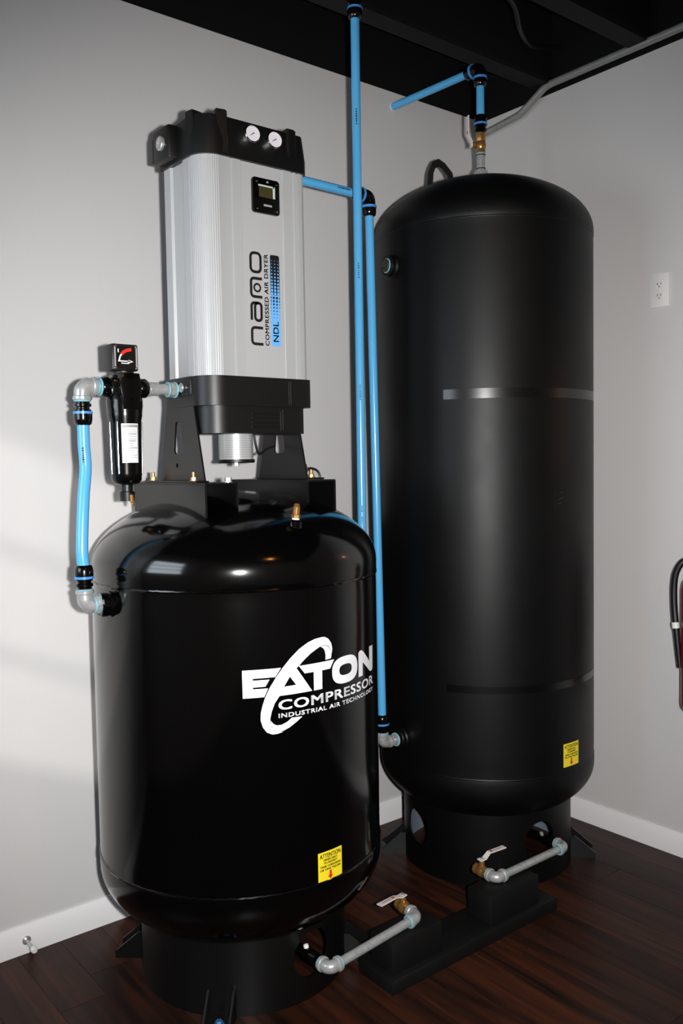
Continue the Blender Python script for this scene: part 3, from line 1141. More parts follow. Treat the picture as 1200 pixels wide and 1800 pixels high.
sw = 0.0074
h2 = sw / 2
VH = 0.0385
sh = []
sh.append(stroke2d(arch(h2, 0.0500 - h2, VH - h2, 0.009), sw))                                  # n
ua, ub = 0.0615, 0.1145                                                                          # a
sh.append(closed_stroke(rrect(ua + h2, h2, ub - h2, 0.0275 - h2, 0.009), sw))
sh.append(stroke2d([(ua + 0.004, VH - h2), (ub - 0.022, VH - h2)] + [(ub - h2 - 0.009 + 0.009 * math.sin(PI / 2 * k / 6), VH - h2 - 0.009 + 0.009 * math.cos(PI / 2 * k / 6)) for k in range(7)] + [(ub - h2, 0.012)], sw))
sh.append(stroke2d(arch(0.1235 + h2, 0.1785 - h2, VH - h2, 0.009), sw))                          # n with ring
sh.append(closed_stroke(circ2d(0.1510, 0.0155, 0.0098, 20), 0.0052))
sh.append(closed_stroke(rrect(0.1880 + h2, h2, 0.2445 - h2, VH - h2, 0.011), sw))                # o
flatpart('brand_lettering', decal_bm(sh, pmap(-1.4850, 1.7165, 0.0006)), INK, dr, 'black lettering nano read upwards')
flatpart('product_lettering', decal_bm(bold(text2d('COMPRESSED AIR DRYER', (0, 0, 0.2400, 0.0125), space=1.1), 0.0005, 0.0003), pmap(-1.4655, 1.7180, 0.0006)), INK, dr)
badge = rrect(0.0, 0.0, 0.2420, 0.0300, 0.006)
bl = flatpart('model_badge', decal_bm([fill2d([badge])], pmap(-1.4290, 1.7170, 0.0006)), LBLUE, dr, 'light blue badge fading to black')
flatpart('badge_lettering', decal_bm(bold(text2d('NDL', (0.0130, 0.0065, 0.0660, 0.0235)), 0.0004, 0.0003), pmap(-1.4290, 1.7170, 0.0012)), INK, bl)
# halftone fade: black cells with blue dots shrinking upwards
sh = []
NRW = 18
cell = 0.0300 / 3
step = 0.0087
for i in range(NRW):
    u = 0.0770 + i * step
    if i < 7:
        for j in range(4):
            hw = 0.0010 + 0.0021 * i / 6
            v0, v1 = max(0.0003, j * cell - hw), min(0.0297, j * cell + hw)
            if v1 - v0 > 0.0004:
                sh.append(rect2d(u - hw, v0, u + hw, v1))
    else:
        g = 0.0036 - 0.0027 * (i - 7) / (NRW - 8)      # half size of the blue dot left over
        uc = u + step * 0.25
        sh.append(rect2d(uc - step / 2, 0.0003, uc - g, 0.0297))
        sh.append(rect2d(uc + g, 0.0003, uc + step / 2, 0.0297))
        vsx = 0.0003
        for j in range(3):
            vc = (j + 0.5) * cell
            sh.append(rect2d(uc - g, vsx, uc + g, vc - g))
            vsx = vc + g
        sh.append(rect2d(uc - g, vsx, uc + g, 0.0297))
ue = 0.0770 + (NRW - 1) * step + step * 0.75
sh.append(fill2d([[(ue, 0.0003)] + [q for q in rrect(ue - 0.02, 0.0003, 0.2417, 0.0297, 0.0055) if q[0] > ue + 1e-4] + [(ue, 0.0297)]]))
flatpart('badge_halftone', decal_bm(sh, pmap(-1.4290, 1.7170, 0.0010)), INK, bl)

# base: two tiers
bm = NB(); prism(bm, outline(-1.672, -1.331, -0.570, -0.362, 0.062, 0.022), 1.556, 1.632, 'z', 0.008); bs = part('base_housing', bm, PLAST, dr, 'black two-tier base housing', sharp=50)
bm = NB(); prism(bm, outline(-1.658, -1.347, -0.558, -0.430, 0.060, 0.022), 1.485, 1.560, 'z', 0.008); part('base_lower_tier', bm, PLAST, bs, sharp=50)
for x_, z0, z1, yf in ((-1.4125, 1.562, 1.625, -0.5708), (-1.4065, 1.562, 1.625, -0.5708), (-1.4330, 1.492, 1.545, -0.5588), (-1.4260, 1.495, 1.55, -0.5588)):
    bm = NB(); box(bm, (x_ - 0.0016, yf, z0), (x_ + 0.0016, yf + 0.004, z1), 0.0006); part('moulded_ridge', bm, PLAST, bs)
for k in range(4):
    zz = 1.502 + k * 0.0115
    bm = NB(); box(bm, (-1.527, -0.5598, zz - 0.0022), (-1.440, -0.556, zz + 0.0022), 0.0008); part('louvre', bm, PLAST, bs)
# inlet manifold with plug, screw
bm = NB(); box(bm, (-1.677, -0.502, 1.584), (-1.630, -0.356, 1.633), 0.004, 2); mf = part('inlet_manifold', bm, PLAST, dr)
bm = NB(); rev(bm, [(-0.002, 0.0125), (0.002, 0.0125), (0.004, 0.010), (0.003, 0.0)], (-1.677, -0.456, 1.606), (-1, 0, 0), 20); part('blanking_plug', bm, STEEL, mf)
bm = NB(); rev(bm, [(-0.002, 0.004), (0.003, 0.004), (0.004, 0.0)], (-1.677, -0.486, 1.604), (-1, 0, 0), 12); part('screw', bm, CHROME, mf)
bm = NB(); cylb(bm, (-1.340, -0.375, 2.245), (-1.322, -0.375, 2.245), 0.021, 20); part('outlet_boss', bm, PLAST, dr)

# stands
for xs, sd in ((-1.668, -1), (-1.343, 1)):
    poly = [(-0.548, SZ + 0.004), (-0.308, SZ + 0.004), (-0.362, 1.590), (-0.492, 1.590)]
    slot = []
    for cyy, czz, a0 in ((-0.4020, 1.445, -PI / 2), (-0.4110, 1.508, 0), (-0.4230, 1.508, PI / 2), (-0.4320, 1.445, PI)):
        for k in range(7):
            a = a0 + PI / 2 * k / 6
            slot.append((cyy + 0.012 * math.cos(a), czz + 0.012 * math.sin(a)))
    vs_, fs = fill2d([poly, slot])
    bm = NB()
    bm2 = decal_bm([(vs_, fs)], lambda u, v: (xs, u, v))
    ge = bmesh.ops.extrude_face_region(bm2, geom=list(bm2.faces))
    bmesh.ops.translate(bm2, verts=[g for g in ge['geom'] if isinstance(g, bmesh.types.BMVert)], vec=(0.005, 0, 0))
    xo = xs if sd < 0 else xs + 0.005
    box(bm2, (min(xo, xo + sd * 0.038), -0.572, SZ), (max(xo, xo + sd * 0.038), -0.284, SZ + 0.005), 0.001)
    st = part('mounting_stand', bm2, PCOAT, dr, 'black trapezoid stand plate with a slot')
    for yb in (-0.532, -0.306):
        bx_ = xo + sd * 0.022
        bm = NB()
        rev(bm, [(0, 0.011), (0.002, 0.011)], (bx_, yb, SZ + 0.005), (0, 0, 1), 16)
        rev(bm, [(0.002, 0.0085), (0.009, 0.0085), (0.0095, 0.0075)], (bx_, yb, SZ + 0.005), (0, 0, 1), 6)
        rev(bm, [(0.009, 0.0048), (0.022, 0.0048), (0.023, 0.004)], (bx_, yb, SZ + 0.005), (0, 0, 1), 12)
        part('bolt', bm, BRASS, st, 'brass-plated bolt')
    bm = NB()
    rev(bm, [(0, 0.006), (0.003, 0.006), (0.0035, 0)], (xo, -0.40, SZ + 0.045), (sd, 0, 0), 6)
    part('rivet', bm, PCOAT, st)
bm = NB()
rev(bm, [(0, 0.011), (0.002, 0.011)], (-1.632, -0.604, SZ), (0, 0, 1), 16)
rev(bm, [(0.002, 0.0095), (0.012, 0.0095), (0.013, 0.008)], (-1.632, -0.604, SZ), (0, 0, 1), 6)
part('hex_bolt', bm, STEEL, tn)

# purge muffler under the base
mc = Vector((-1.514, -0.455, 0))
bm = NB(); cylb(bm, mc + Vector((0, 0, 1.417)), mc + Vector((0, 0, 1.490)), 0.047, 40)
mu = part('purge_muffler', bm, MESHM, dr, 'perforated steel purge muffler')
bm = NB()
for i in range(10):
    for k in range(64):
        a = 2 * PI * (k + 0.5 * (i % 2)) / 64
        d = Vector((math.cos(a), math.sin(a), 0))
        q = mc + d * 0.0472 + Vector((0, 0, 1.424 + i * 0.0062))
        s_ = Vector((-d.y, d.x, 0))
        bm.faces.new([bm.verts.new(q + s_ * 0.0010 * math.cos(b) + Vector((0, 0, 0.0010 * math.sin(b)))) for b in (0, PI / 3, 2 * PI / 3, PI, 4 * PI / 3, 5 * PI / 3)])
part('perforations', bm, mat('perforation_grey', (96, 96, 96), 0.5), mu, kind='stuff')
bm = NB(); rev(bm, [(0, 0.0), (0, 0.048), (0.002, 0.051), (0.009, 0.051), (0.010, 0.049), (0.010, 0)], mc + Vector((0, 0, 1.407)), (0, 0, 1), 36); part('end_cap', bm, PLAST, mu)
bm = NB(); rev(bm, [(-0.007, 0.008), (0, 0.008)], mc + Vector((0, 0, 1.407)), (0, 0, 1), 6); part('nut', bm, STEEL, mu)
# wires
bm = NB(); tube(bm, smooth_path([(-1.445, -0.44, 1.495), (-1.44, -0.44, 1.46), (-1.425, -0.435, 1.432), (-1.395, -0.43, 1.446), (-1.36, -0.42, 1.455)]), 0.0035, 8); part('control_wire', bm, CABLE, dr)
bm = NB(); cylb(bm, (-1.332, -0.46, 1.384), (-1.290, -0.475, 1.390), 0.012, 14); pg = part('cable_plug', bm, mat('brown_grey_plastic', (70, 62, 52), 0.4), dr)
bm = NB(); tube(bm, smooth_path([(-1.296, -0.473, 1.384), (-1.275, -0.478, 1.388), (-1.255, -0.484, 1.378), (-1.248, -0.486, 1.350), (-1.256, -0.484, 1.325), (-1.285, -0.470, 1.318)]), 0.0038, 8); part('control_wire', bm, CABLE, dr)

# ------------------------------------------------------------------ inline filter
FY, FZ = -0.430, 1.602
fi = thing('inline_filter', 'black inline air filter with square red-arc indicator on top', 'filter', (-1.822, FY, 1.31))
fx = -1.826
bm = NB()
rev(bm, [(1.538, 0.0435), (1.556, 0.0455), (1.572, 0.0455), (1.592, 0.038), (1.625, 0.034), (1.632, 0.030)], (fx, FY, 0), (0, 0, 1), 28)
box(bm, (fx - 0.044, FY - 0.024, FZ - 0.024), (fx + 0.040, FY + 0.024, FZ + 0.024), 0.008, 2)
prism(bm, [(fx - 0.020, 1.545), (fx + 0.020, 1.545), (fx + 0.030, 1.600), (fx + 0.024, 1.636), (fx - 0.024, 1.636), (fx - 0.030, 1.600)], FY - 0.045, FY + 0.040, 'y', 0.005)
part('filter_head', bm, GLOSSP, fi)
for sg, xx in ((-1, fx - 0.040), (1, fx + 0.036)):
    bm = NB(); rev(bm, [(0, 0.023), (0.004, 0.0255), (0.020, 0.0255), (0.026, 0.0215), (0.028, 0.018)], (xx, FY, FZ), (sg, 0, 0), 10); part('port_collar', bm, GLOSSP, fi)
bm = NB()
rev(bm, [(1.356, 0.0), (1.356, 0.020), (1.360, 0.032), (1.368, 0.0375), (1.385, 0.0390), (1.520, 0.0412), (1.530, 0.0435), (1.540, 0.0435), (1.542, 0.041)], (fx, FY, 0), (0, 0, 1), 36)
bw = part('filter_bowl', bm, GLOSSP, fi, 'glossy black filter bowl')
for az in (-178, -142, -20):
    a = math.radians(az)
    d = Vector((math.cos(a), math.sin(a), 0))
    bm = NB(); tube(bm, [Vector((fx, FY, 1.385)) + d * 0.0394, Vector((fx, FY, 1.515)) + d * 0.0415], 0.0022, 8); part('bowl_rib', bm, GLOSSP, bw)


def bowl_map(k):
    def g(u, v):
        a = math.radians(-128) + u
        r_ = 0.0390 + (v - 1.385) / 0.135 * 0.0022 + k
        return (fx + r_ * math.cos(a), FY + r_ * math.sin(a), v)
    return g


lb = flatpart('filter_label', decal_bm([rect2d(0, 1.412, math.radians(62), 1.510)], bowl_map(0.0008), cut=math.radians(4)), WHITE, bw, 'white data label')
sh = [rect2d(math.radians(4), 1.500, math.radians(58), 1.5075), rect2d(math.radians(57.5), 1.414, math.radians(60.5), 1.508)]
zz = 1.494
for k in range(13):
    sh.append(rect2d(math.radians(22), zz, math.radians(22 + random.choice((32, 28, 34, 22))), zz + (0.0028 if k in (2, 5, 8) else 0.0016)))
    zz -= 0.0058
flatpart('label_print', decal_bm(sh, bowl_map(0.0013), cut=math.radians(4)), GREYL, lb)
bm = NB()
rev(bm, [(1.315, 0.0), (1.315, 0.018), (1.338, 0.0195), (1.340, 0.0145), (1.358, 0.0145)], (fx, FY, 0), (0, 0, 1), 12)
part('drain_knob', bm, PLAST, bw)
bm = NB(); rev(bm, [(0, 0.0055), (0.018, 0.0055), (0.020, 0.004), (0.026, 0.004)], (fx + 0.004, FY - 0.016, 1.330), (0, -0.25, -1), 12); part('drain_outlet', bm, BRASS, bw, 'small brass drain outlet')
# differential indicator box
gx0, gx1, gy, gz0, gz1 = -1.869, -1.799, -0.462, 1.642, 1.708
bm = NB(); box(bm, (gx0, gy, gz0), (gx1, -0.412, gz1), 0.004, 2); gb = part('indicator_box', bm, PLAST, fi, 'square black pressure indicator')
bm = NB(); cylb(bm, (fx, FY, 1.628), (fx, FY, 1.645), 0.026, 20); part('indicator_neck', bm, PLAST, gb)
bm = NB(); box(bm, (gx0 + 0.004, gy - 0.002, gz0 + 0.004), (gx1 - 0.004, gy + 0.001, gz1 - 0.004), 0.001); part('indicator_lens', bm, mat('gloss_dark_lens', (24, 22, 20), 0.12), gb)


def gmap(k):
    return lambda u, v: (gx0 + u, gy - 0.002 - k, gz0 + v)


arc = [(0.050 + 0.033 * math.cos(PI - PI * 0.5 * k / 12), 0.022 + 0.030 * math.sin(PI - PI * 0.5 * k / 12)) for k in range(13)]
gm = []
flatpart('arc_white', decal_bm([stroke2d(arc[:6], 0.0042)], gmap(0.0006)), WPLAST, gb)
flatpart('arc_red', decal_bm([stroke2d(arc[5:], 0.0080)], gmap(0.0007)), RED, gb, 'red arc of the indicator')
flatpart('pointer', decal_bm([rect2d(0.014, 0.0215, 0.046, 0.0245), circ2d(0.043, 0.023, 0.0038, 12) and fill2d([circ2d(0.043, 0.0225, 0.0040, 12)]), rect2d(0.022, 0.0165, 0.043, 0.0190), fill2d([[(0.046, 0.0255), (0.055, 0.0225), (0.046, 0.0195)]]), rect2d(0.0135, 0.044, 0.0165, 0.053)], gmap(0.0008)), WPLAST, gb, 'white pointer')
for u0 in (0.0045, 0.0615):
    flatpart('lens_edge', decal_bm([rect2d(u0, 0.008, u0 + 0.004, 0.058)], gmap(0.0004)), GREYL, gb)
for u, v in ((0.007, 0.006), (0.063, 0.006), (0.007, 0.060), (0.063, 0.060)):
    bm = NB(); rev(bm, [(0, 0.0032), (0.0018, 0.0032), (0.0026, 0.002), (0.0026, 0)], (gx0 + u, gy - 0.0015, gz0 + v), (0, -1, 0), 12); part('screw', bm, CHROME, gb)
# nipple from the filter to the dryer manifold
bm = NB()
cylb(bm, (-1.762, FY, FZ), (-1.682, FY, FZ), 0.0145, 22)
rev(bm, [(0, 0.0175), (0.024, 0.0175)], (-1.757, FY, FZ), (1, 0, 0), 20)
rev(bm, [(0, 0.0195), (0.012, 0.0195)], (-1.700, FY, FZ), (1, 0, 0), 8)
part('pipe_nipple', bm, GALV, fi)
for xx, rr in ((-1.704, 0.0175), (-1.683, 0.0185)):
    bm = NB(); ring_at(bm, (xx, FY, FZ), (1, 0, 0), rr, 0.0030); part('thread_sealant', bm, TEAL, fi)

# ------------------------------------------------------------------ bent blue hose from the filter to the near tank
ho = thing('air_hose', 'short bent blue air line beside the white wall left of the shorter tank', 'air hose', (-1.956, -0.455, 1.05))
HX = -1.936
galv_elbow(ho, (HX, FY, FZ), (1, 0, 0), (0, 0, -1), 0.0205, 0.034, seal=False)
bm = NB(); cylb(bm, (HX + 0.030, FY, FZ), (-1.884, FY, FZ), 0.0165, 20); part('pipe_nipple', bm, GALV, ho)
for xx, rr in ((-1.8965, 0.0165), (-1.8915, 0.0205)):
    bm = NB(); ring_at(bm, (xx, FY, FZ), (1, 0, 0), rr, 0.0032); part('thread_sealant', bm, TEAL, ho)
bm = NB(); ring_at(bm, (HX, FY, FZ - 0.0360), (0, 0, 1), 0.0180, 0.0030); part('thread_sealant', bm, TEAL, ho)
push_fit(ho, (HX, FY, FZ - 0.036), (0, 0, -1))
lx, ly, lz = -1.957, -0.455, 1.064
bm = NB(); tube(bm, smooth_path([(HX, FY, FZ - 0.090), (HX, FY, 1.455), (HX + 0.001, -0.433, 1.400), (-1.945, -0.440, 1.335), (-1.953, -0.447, 1.270), (lx - 0.002, -0.453, 1.200), (lx, ly, 1.150)], 8), PR + 0.0012, 18); part('hose_tube', bm, BLUE, ho, 'light blue tube')
pipe_print(ho, (HX + 0.0005, -0.432, 1.425), (0.0, 0, 1), TOCAM, 10, 0.055)
push_fit(ho, (lx, ly, lz + 0.040), (0, 0, 1))
galv_elbow(ho, (lx, ly, lz), (1, 0, 0), (0, 0, 1), 0.0195, 0.038, seal=False)
bm = NB(); cylb(bm, (lx + 0.036, ly, lz), (-1.915, ly, lz), 0.0145, 20); part('pipe_nipple', bm, GALV, ho)
bm = NB(); rev(bm, [(0, 0.0225), (0.002, 0.024), (0.012, 0.024), (0.014, 0.0225)], (-1.933, ly, lz), (1, 0, 0), 6); part('hex_bush', bm, GALV, ho)
for xx, rr in ((-1.934, 0.0195), (-1.919, 0.0225)):
    bm = NB(); ring_at(bm, (xx, ly, lz), (1, 0, 0), rr, 0.0030); part('thread_sealant', bm, TEAL, ho)
bm = NB(); ring_at(bm, (lx, ly, lz + 0.0385), (0, 0, 1), 0.0175, 0.0030); part('thread_sealant', bm, TEAL, ho)

# ------------------------------------------------------------------ supply pipe dropping from the ceiling
pa = thing('air_pipe', 'long vertical blue air pipe dropping from the ceiling behind the silver dryer', 'pipe', (-1.045, -0.43, 1.0), 'blue air pipes')
ax, ay = -1.046, -0.43
bm = NB(); cylb(bm, (ax, ay, 1.09), (ax + 0.004, ay, 2.745), PR, 20); part('pipe_tube', bm, BLUE, pa)
push_fit(pa, (ax + 0.004, ay, 2.800), (0, 0, -1))
bm = NB(); cylb(bm, (ax + 0.004, ay, 2.800), (ax + 0.004, ay, 3.098), PR, 20); part('pipe_tube', bm, GLOSSP, pa, 'black upper pipe')
push_elbow(pa, (ax, ay, 1.035), (0, 0, 1), (-1, 0, 0))
for zz in (2.45, 1.99, 1.62, 1.26, 1.225):
    pipe_print(pa, (ax + 0.004 * (zz - 1.09) / 1.65, ay, zz), (0, 0, 1), TOCAM, 7, 0.05 if zz > 1.3 else 0.022)

# ------------------------------------------------------------------ pipe from the dryer to the far tank
pb = thing('air_pipe', 'angled blue air pipe running from the silver dryer down to the tall tank', 'pipe', (-0.928, -0.378, 0.45), 'blue air pipes')
by = -0.376
bxt, bzt = -0.951, 2.243
bxb, bzb = -0.929, 0.478
bm = NB(); cylb(bm, (-1.322, by, 2.247), (bxt - 0.045, by, bzt), PR, 20); part('pipe_tube', bm, BLUE, pb)
push_elbow(pb, (bxt, by, bzt), (-1, 0, 0.01), (0.012, 0, -1))
bm = NB(); cylb(bm, (bxt + 0.0005, by, bzt - 0.045), (bxb, by - 0.002, bzb + 0.090), PR, 20); part('pipe_tube', bm, BLUE, pb)
push_fit(pb, (bxb, by - 0.002, bzb + 0.036), (-0.012, 0, 1))
galv_elbow(pb, (bxb, by - 0.002, bzb), (1, 0, 0), (0, 0, 1), 0.0175, 0.034, seal=False)
bm = NB(); cylb(bm, (bxb + 0.030, by - 0.002, bzb), (-0.866, by - 0.002, bzb), 0.0135, 20); rev(bm, [(0, 0.019), (0.010, 0.019)], (-0.884, by - 0.002, bzb), (1, 0, 0), 8); part('pipe_nipple', bm, GALV, pb)
bm = NB(); ring_at(bm, (-0.872, by - 0.002, bzb), (1, 0, 0), 0.020, 0.0030); part('thread_sealant', bm, TEAL, pb)
bm = NB(); ring_at(bm, (bxb, by - 0.002, bzb + 0.0345), (0, 0, 1), 0.0165, 0.0028); part('thread_sealant', bm, TEAL, pb)
pipe_print(pb, (-1.06, by, 2.244), (1, 0, 0), TOCAM, 8, 0.05)

# ------------------------------------------------------------------ outlet on top of the far tank
po = thing('air_outlet', 'brass valve with blue pipe on top of the tall tank, ending in the wall', 'pipe', (FCx, FCy, 2.38), 'blue air pipes')
tx, ty = FCx, FCy
bm = NB()
rev(bm, [(2.378, 0.027), (2.392, 0.027), (2.394, 0.023), (2.402, 0.023)], (tx, ty, 0), (0, 0, 1), 8)
rev(bm, [(2.400, 0.0145), (2.462, 0.0145)], (tx, ty, 0), (0, 0, 1), 22)
part('pipe_nipple', bm, GALV, po)
for zz in (2.409, 2.455):
    bm = NB(); ring_at(bm, (tx, ty, zz), (0, 0, 1), 0.0148, 0.0018); part('thread_groove', bm, INK, po)
bm = NB(); ring_at(bm, (tx, ty, 2.461), (0, 0, 1), 0.0135, 0.0028); part('thread_sealant', bm, TEAL, po)
ball_valve(po, (tx, ty, 2.462), (0, 0, 1), Vector((-0.92, 0.38, 0)), (0, 0, 1), bend=-0.006, L=0.070)
push_fit(po, (tx, ty, 2.530), (0, 0, 1), 1)
bm = NB(); cylb(bm, (tx, ty, 2.588), (tx, ty, 2.700), PR, 20); part('pipe_tube', bm, BLUE, po)
ez = 2.748
push_elbow(po, (tx, ty, ez), (0, 0, -1), (-0.06, 1, 0))
bm = NB(); cylb(bm, (tx - 0.003, ty + 0.058, ez), (tx - 0.025, -0.0005, ez), PR, 20); part('pipe_tube', bm, BLUE, po)
bm = NB(); rev(bm, [(0, 0.0165), (0.003, 0.0165)], (tx - 0.025, -0.0035, ez), (0, 1, 0), 20); part('wall_collar', bm, WPLAST, po)

# ------------------------------------------------------------------ drain lines with valves
d1 = thing('drain_line', 'galvanised drain pipe with flat white lever valve beside the shorter tank', 'drain pipe', (-1.5, -0.81, 0.10), 'tank drain lines')
e0 = Vector((-1.492, -0.806, 0.124)); e1 = Vector((-1.180, -0.800, 0.148))
bm = NB(); cylb(bm, (-1.500, -0.43, 0.128), (-1.497, -0.705, 0.126), 0.012, 16); part('black_nipple', bm, GLOSSP, d1, 'black steel nipple under the tank')
bm = NB(); rev(bm, [(0, 0.0165), (0.045, 0.0165)], (-1.4965, -0.715, 0.126), (0.02, -1, 0), 16); part('black_coupling', bm, GLOSSP, d1)
bm = NB(); rev(bm, [(0, 0.007), (0.012, 0.007), (0.014, 0.004)], (-1.497, -0.716, 0.137), (0.0, 0.4, 1), 12); part('white_cap', bm, WPLAST, d1)
ga = e1 - e0
galv_elbow(d1, e0, (-0.02, 1, 0.0), ga, 0.0165, 0.032)
bm = NB(); cylb(bm, e0 + ga.normalized() * 0.03, e1 - ga.normalized() * 0.03, 0.0120, 20); part('drain_pipe', bm, GALV, d1)
galv_elbow(d1, e1, -ga, (0.10, 1, 0.05), 0.0165, 0.032)
ball_valve(d1, e1 + Vector((0.0035, 0.035, 0.001)), (0.10, 1, 0.03), (-0.15, 0, 1), (-1, -0.12, 0.02), bend=-0.012)

d2 = thing('drain_line', 'galvanised drain pipe with raised grey lever valve beside the tall tank', 'drain pipe', (-0.67, -0.79, 0.11), 'tank drain lines')
f0 = Vector((-0.512, -0.790, 0.146)); f1 = Vector((-0.842, -0.790, 0.146))
bm = NB(); cylb(bm, (-0.512, -0.42, 0.150), (-0.512, -0.720, 0.148), 0.012, 16); part('black_nipple', bm, GLOSSP, d2, 'black steel nipple under the tank')
bm = NB(); rev(bm, [(0, 0.0165), (0.030, 0.0165)], (-0.512, -0.722, 0.147), (0, -1, 0), 16); part('black_coupling', bm, GLOSSP, d2)
bm = NB(); rev(bm, [(0, 0.006), (0.010, 0.006), (0.012, 0.004)], (-0.519, -0.705, 0.158), (-0.3, 0.2, 1), 12); part('steel_cap', bm, STEEL, d2)
galv_elbow(d2, f0, (0, 1, 0), (-1, 0, 0), 0.0165, 0.032)
bm = NB(); cylb(bm, f0 + Vector((-0.03, 0, 0)), f1 + Vector((0.03, 0, 0)), 0.0120, 20); part('drain_pipe', bm, GALV, d2)
galv_elbow(d2, f1, (1, 0, 0), (0.03, 1, 0), 0.0165, 0.032)
ball_valve(d2, f1 + Vector((0.001, 0.035, 0)), (0.03, 1, 0), (0.0, 0, 1), (1, -0.08, 0.0), bend=-0.004)

# ------------------------------------------------------------------ black timber under the drain lines
bm = NB(); box(bm, (-1.318, -0.850, 0), (-0.628, -0.708, 0.040), 0.004, 2); single('support_board', bm, BLOCKM, 'long black board lying flat on the floor in front of the tanks', 'board')
bm = NB(); box(bm, (-1.300, -0.832, 0.040), (-1.115, -0.738, 0.1285), 0.004, 2); single('support_block', bm, BLOCKM, 'black wooden block under the flat white lever valve', 'block', 'black wooden support blocks')
bm = NB(); box(bm, (-0.918, -0.836, 0.040), (-0.700, -0.742, 0.1290), 0.004, 2); single('support_block', bm, BLOCKM, 'black wooden block in front of the tall tank, under its drain pipe elbow', 'block', 'black wooden support blocks')

# ------------------------------------------------------------------ conduit on the right wall
bm = NB()
cpath = fillet([(-0.030, -4.18, 2.828), (-0.030, -0.352, 2.824), (-0.030, -0.225, 2.756), (-0.030, -0.004, 2.736)], 0.10, 8)
tube(bm, cpath, 0.0135, 14)
co = thing('conduit', 'grey metal electrical conduit along the top of the right wall', 'conduit', (-0.03, -0.9, 2.74))
part('conduit_tube', bm, CONDU, co)
for yy in (-1.25, -2.2):
    bm = NB(); box(bm, (-0.045, yy - 0.010, 2.8105), (-0.001, yy + 0.010, 2.8145)); ring_at(bm, (-0.03, yy, 2.828), (0, 1, 0), 0.013, 0.0018); part('conduit_strap', bm, CEILB, co)
# black cables slung under the deck
bm = NB(); tube(bm, smooth_path([(-0.95, -0.62, 2.98), (-0.70, -0.60, 2.93), (-0.50, -0.58, 2.90), (-0.36, -0.50, 2.88), (-0.20, -0.42, 2.90), (-0.02, -0.40, 2.95)], 8), 0.010, 10)
single('ceiling_cable', bm, CABLE, 'black cable slung between the ceiling joists above the tall tank', 'cable')

# ------------------------------------------------------------------ wall outlet
ol = thing('wall_outlet', 'white duplex electrical outlet high on the right wall', 'outlet', (0, -0.815, 1.922))
oy0, oy1, oz0, oz1 = -0.850, -0.779, 1.923, 2.038
bm = NB(); prism(bm, rrect(oy0, oz0, oy1, oz1, 0.004), -0.0005, -0.006, 'x', 0.0018); pt_ = part('cover_plate', bm, WPLAST, ol)
oyc = (oy0 + oy1) / 2
for zc in (2.000, 1.961):
    bm = NB(); prism(bm, [(oyc + 0.0165 * math.cos(2 * PI * k / 24), zc + max(-0.0135, min(0.0135, 0.0168 * math.sin(2 * PI * k / 24)))) for k in range(24)], -0.0055, -0.0078, 'x', 0.0005); rc = part('receptacle', bm, WPLAST, ol)
    for (dy, dz, hh, ww) in ((0.0063, 0.0035, 0.0042, 0.0011), (-0.0063, 0.0035, 0.0036, 0.0011)):
        bm = NB(); box(bm, (-0.0082, oyc + dy - ww, zc + dz - hh), (-0.0076, oyc + dy + ww, zc + dz + hh)); part('slot', bm, DARK, rc)
    bm = NB(); rev(bm, [(0, 0.0023), (0.0006, 0.0023)], (-0.0076, oyc, zc - 0.0066), (-1, 0, 0), 12); part('ground_hole', bm, DARK, rc)
bm = NB(); rev(bm, [(0, 0.003), (0.001, 0.003), (0.0014, 0.002)], (-0.006, oyc, 1.9805), (-1, 0, 0), 12); part('screw', bm, WPLAST, ol)

# ------------------------------------------------------------------ fire extinguisher, right edge
ex = thing('fire_extinguisher', 'red fire extinguisher with black hose hanging on the right wall', 'extinguisher', (-0.095, -1.026, 0.565))
ec = Vector((-0.095, -1.026, 0))
bm = NB()
rev(bm, [(0.565, 0.0), (0.565, 0.058), (0.572, 0.0635), (0.585, 0.065), (0.965, 0.065), (0.990, 0.060), (1.010, 0.046), (1.022, 0.030), (1.026, 0.018), (1.034, 0.018), (1.034, 0)], ec, (0, 0, 1), 40)
part('cylinder', bm, EXRED, ex)
bm = NB(); rev(bm, [(1.034, 0.017), (1.050, 0.019), (1.078, 0.019), (1.082, 0.012), (1.082, 0)], ec, (0, 0, 1), 12); vh = part('valve_head', bm, STEEL, ex)
bm = NB(); prism(bm, [(-1.036, 1.074), (-1.126, 1.086), (-1.130, 1.094), (-1.036, 1.086)], -0.104, -0.086, 'x', 0.001); part('carry_handle', bm, GLOSSP, ex)
bm = NB(); prism(bm, [(-1.020, 1.098), (-1.122, 1.124), (-1.126, 1.132), (-1.016, 1.108)], -0.104, -0.086, 'x', 0.001); box(bm, (-0.101, -1.034, 1.08), (-0.089, -1.018, 1.104)); part('squeeze_lever', bm, GLOSSP, ex)
bm = NB(); rev(bm, [(0, 0.016), (0.010, 0.016), (0.012, 0.014), (0.012, 0)], ec + Vector((-0.019, 0, 1.062)), (-1, 0, 0), 20); part('gauge', bm, CHROME, ex)
hp = smooth_path([(-0.100, -1.010, 1.066), (-0.112, -0.992, 1.066), (-0.124, -0.970, 1.052), (-0.130, -0.953, 1.015), (-0.131, -0.9475, 0.965), (-0.132, -0.9495, 0.905), (-0.134, -0.9570, 0.840), (-0.136, -0.9655, 0.770), (-0.137, -0.9730, 0.705)], 8)
bm = NB(); tube(bm, hp, [0.0105] * (len(hp) - 18) + [0.0105 - 0.003 * k / 17 for k in range(18)], 14); hz = part('hose', bm, RUBBER, ex)
bm = NB(); rev(bm, [(0, 0.0125), (0.020, 0.0125)], (-0.1339, -0.9562, 0.835), (0, 0.115, 1), 18); part('hose_clip', bm, WPLAST, hz)
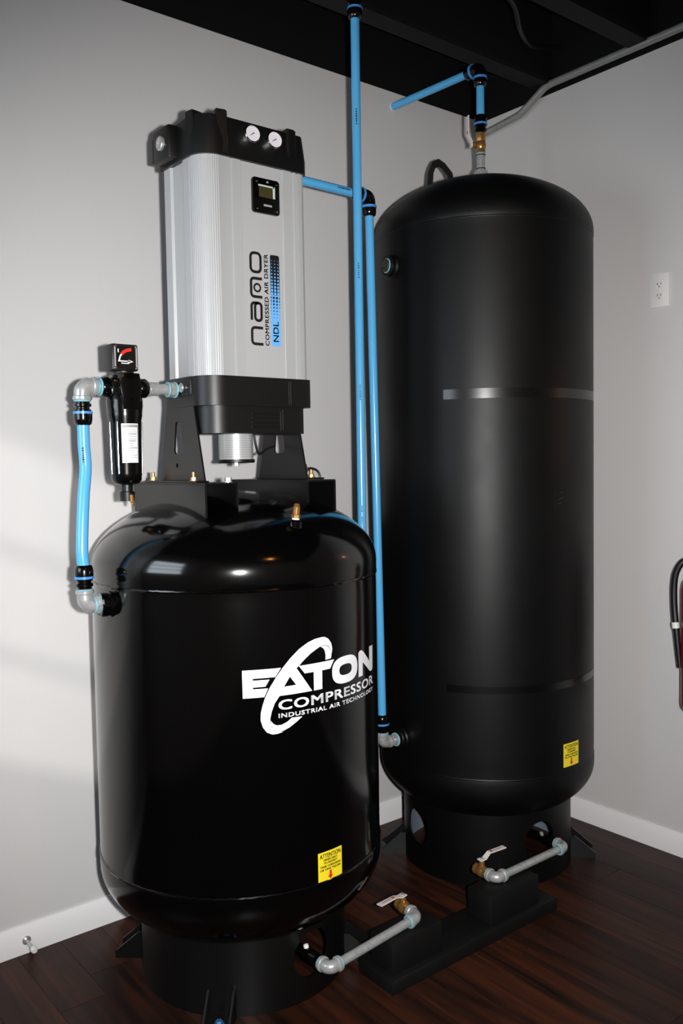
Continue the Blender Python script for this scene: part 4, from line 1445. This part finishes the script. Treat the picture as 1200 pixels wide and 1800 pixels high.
bm = NB(); box(bm, (-0.098, -0.995, 0.838), (-0.0300, -0.985, 0.846)); ring_at(bm, ec + Vector((0, 0, 0.842)), (0, 0, 1), 0.0665, 0.002); box(bm, (-0.030, -1.045, 0.70), (-0.0005, -1.007, 1.04), 0.002); part('wall_bracket', bm, GLOSSP, ex)


def ex_map(k):
    def g(u, v):
        a = math.radians(-150) + u
        return (ec.x + (0.065 + k) * math.cos(a), ec.y + (0.065 + k) * math.sin(a), v)
    return g


flatpart('instruction_label', decal_bm([rect2d(0, 0.72, math.radians(80), 0.92)], ex_map(0.0006), cut=math.radians(5)), WPLAST, ex)

# ------------------------------------------------------------------ door stop on the left baseboard
ds = thing('door_stop', 'small steel door stop with white rubber tip on the left baseboard', 'door stop', (-1.988, -0.013, 0.03))
q = Vector((-1.988, -0.0135, 0.040)); dd = Vector((0.0, -1, -0.03))
bm = NB(); rev(bm, [(-0.0005, 0.0125), (0.003, 0.0125), (0.006, 0.009), (0.008, 0.0055)], q, dd, 20); part('rosette', bm, STEEL, ds)
bm = NB(); rev(bm, [(0.006, 0.0052), (0.055, 0.0052)], q, dd, 14); part('rod', bm, STEEL, ds)
bm = NB(); rev(bm, [(0.053, 0.0075), (0.056, 0.0092), (0.066, 0.0092), (0.070, 0.007), (0.071, 0)], q, dd, 16); part('rubber_tip', bm, WPLAST, ds)

# ------------------------------------------------------------------ lamps of the room behind the camera
def downlight(name, label, x_, y_, z_):
    o = thing(name, label, 'lamp', (x_, y_, z_))
    bm = NB(); rev(bm, [(0, 0.085), (0.006, 0.085), (0.10, 0.07), (0.10, 0.03), (0.30, 0.03)], (x_, y_, z_), (0, 0, 1), 28); part('lamp_housing', bm, CEILB, o)
    bm = NB(); rev(bm, [(-0.012, 0), (-0.012, 0.045), (-0.001, 0.060), (-0.001, 0)], (x_, y_, z_), (0, 0, 1), 28); part('lamp_bulb', bm, WARM, o)
    return o


downlight('ceiling_lamp', 'warm ceiling lamp hanging in the middle of the room', -1.68, -2.88, 2.78)
o = thing('wall_lamp', 'warm wall lamp on the right wall past the fire extinguisher', 'lamp', (0, -1.42, 1.55))
bm = NB(); rev(bm, [(0, 0.05), (0.012, 0.05), (0.016, 0.02), (0.06, 0.015)], (-0.0005, -1.42, 1.56), (-1, 0, 0), 24); part('lamp_base', bm, STEEL, o)
bm = NB(); rev(bm, [(0.05, 0), (0.055, 0.020), (0.075, 0.034), (0.10, 0.034), (0.12, 0.020), (0.125, 0)], (-0.0005, -1.42, 1.56), (-1, 0, 0), 24); part('lamp_bulb', bm, WARM2, o)
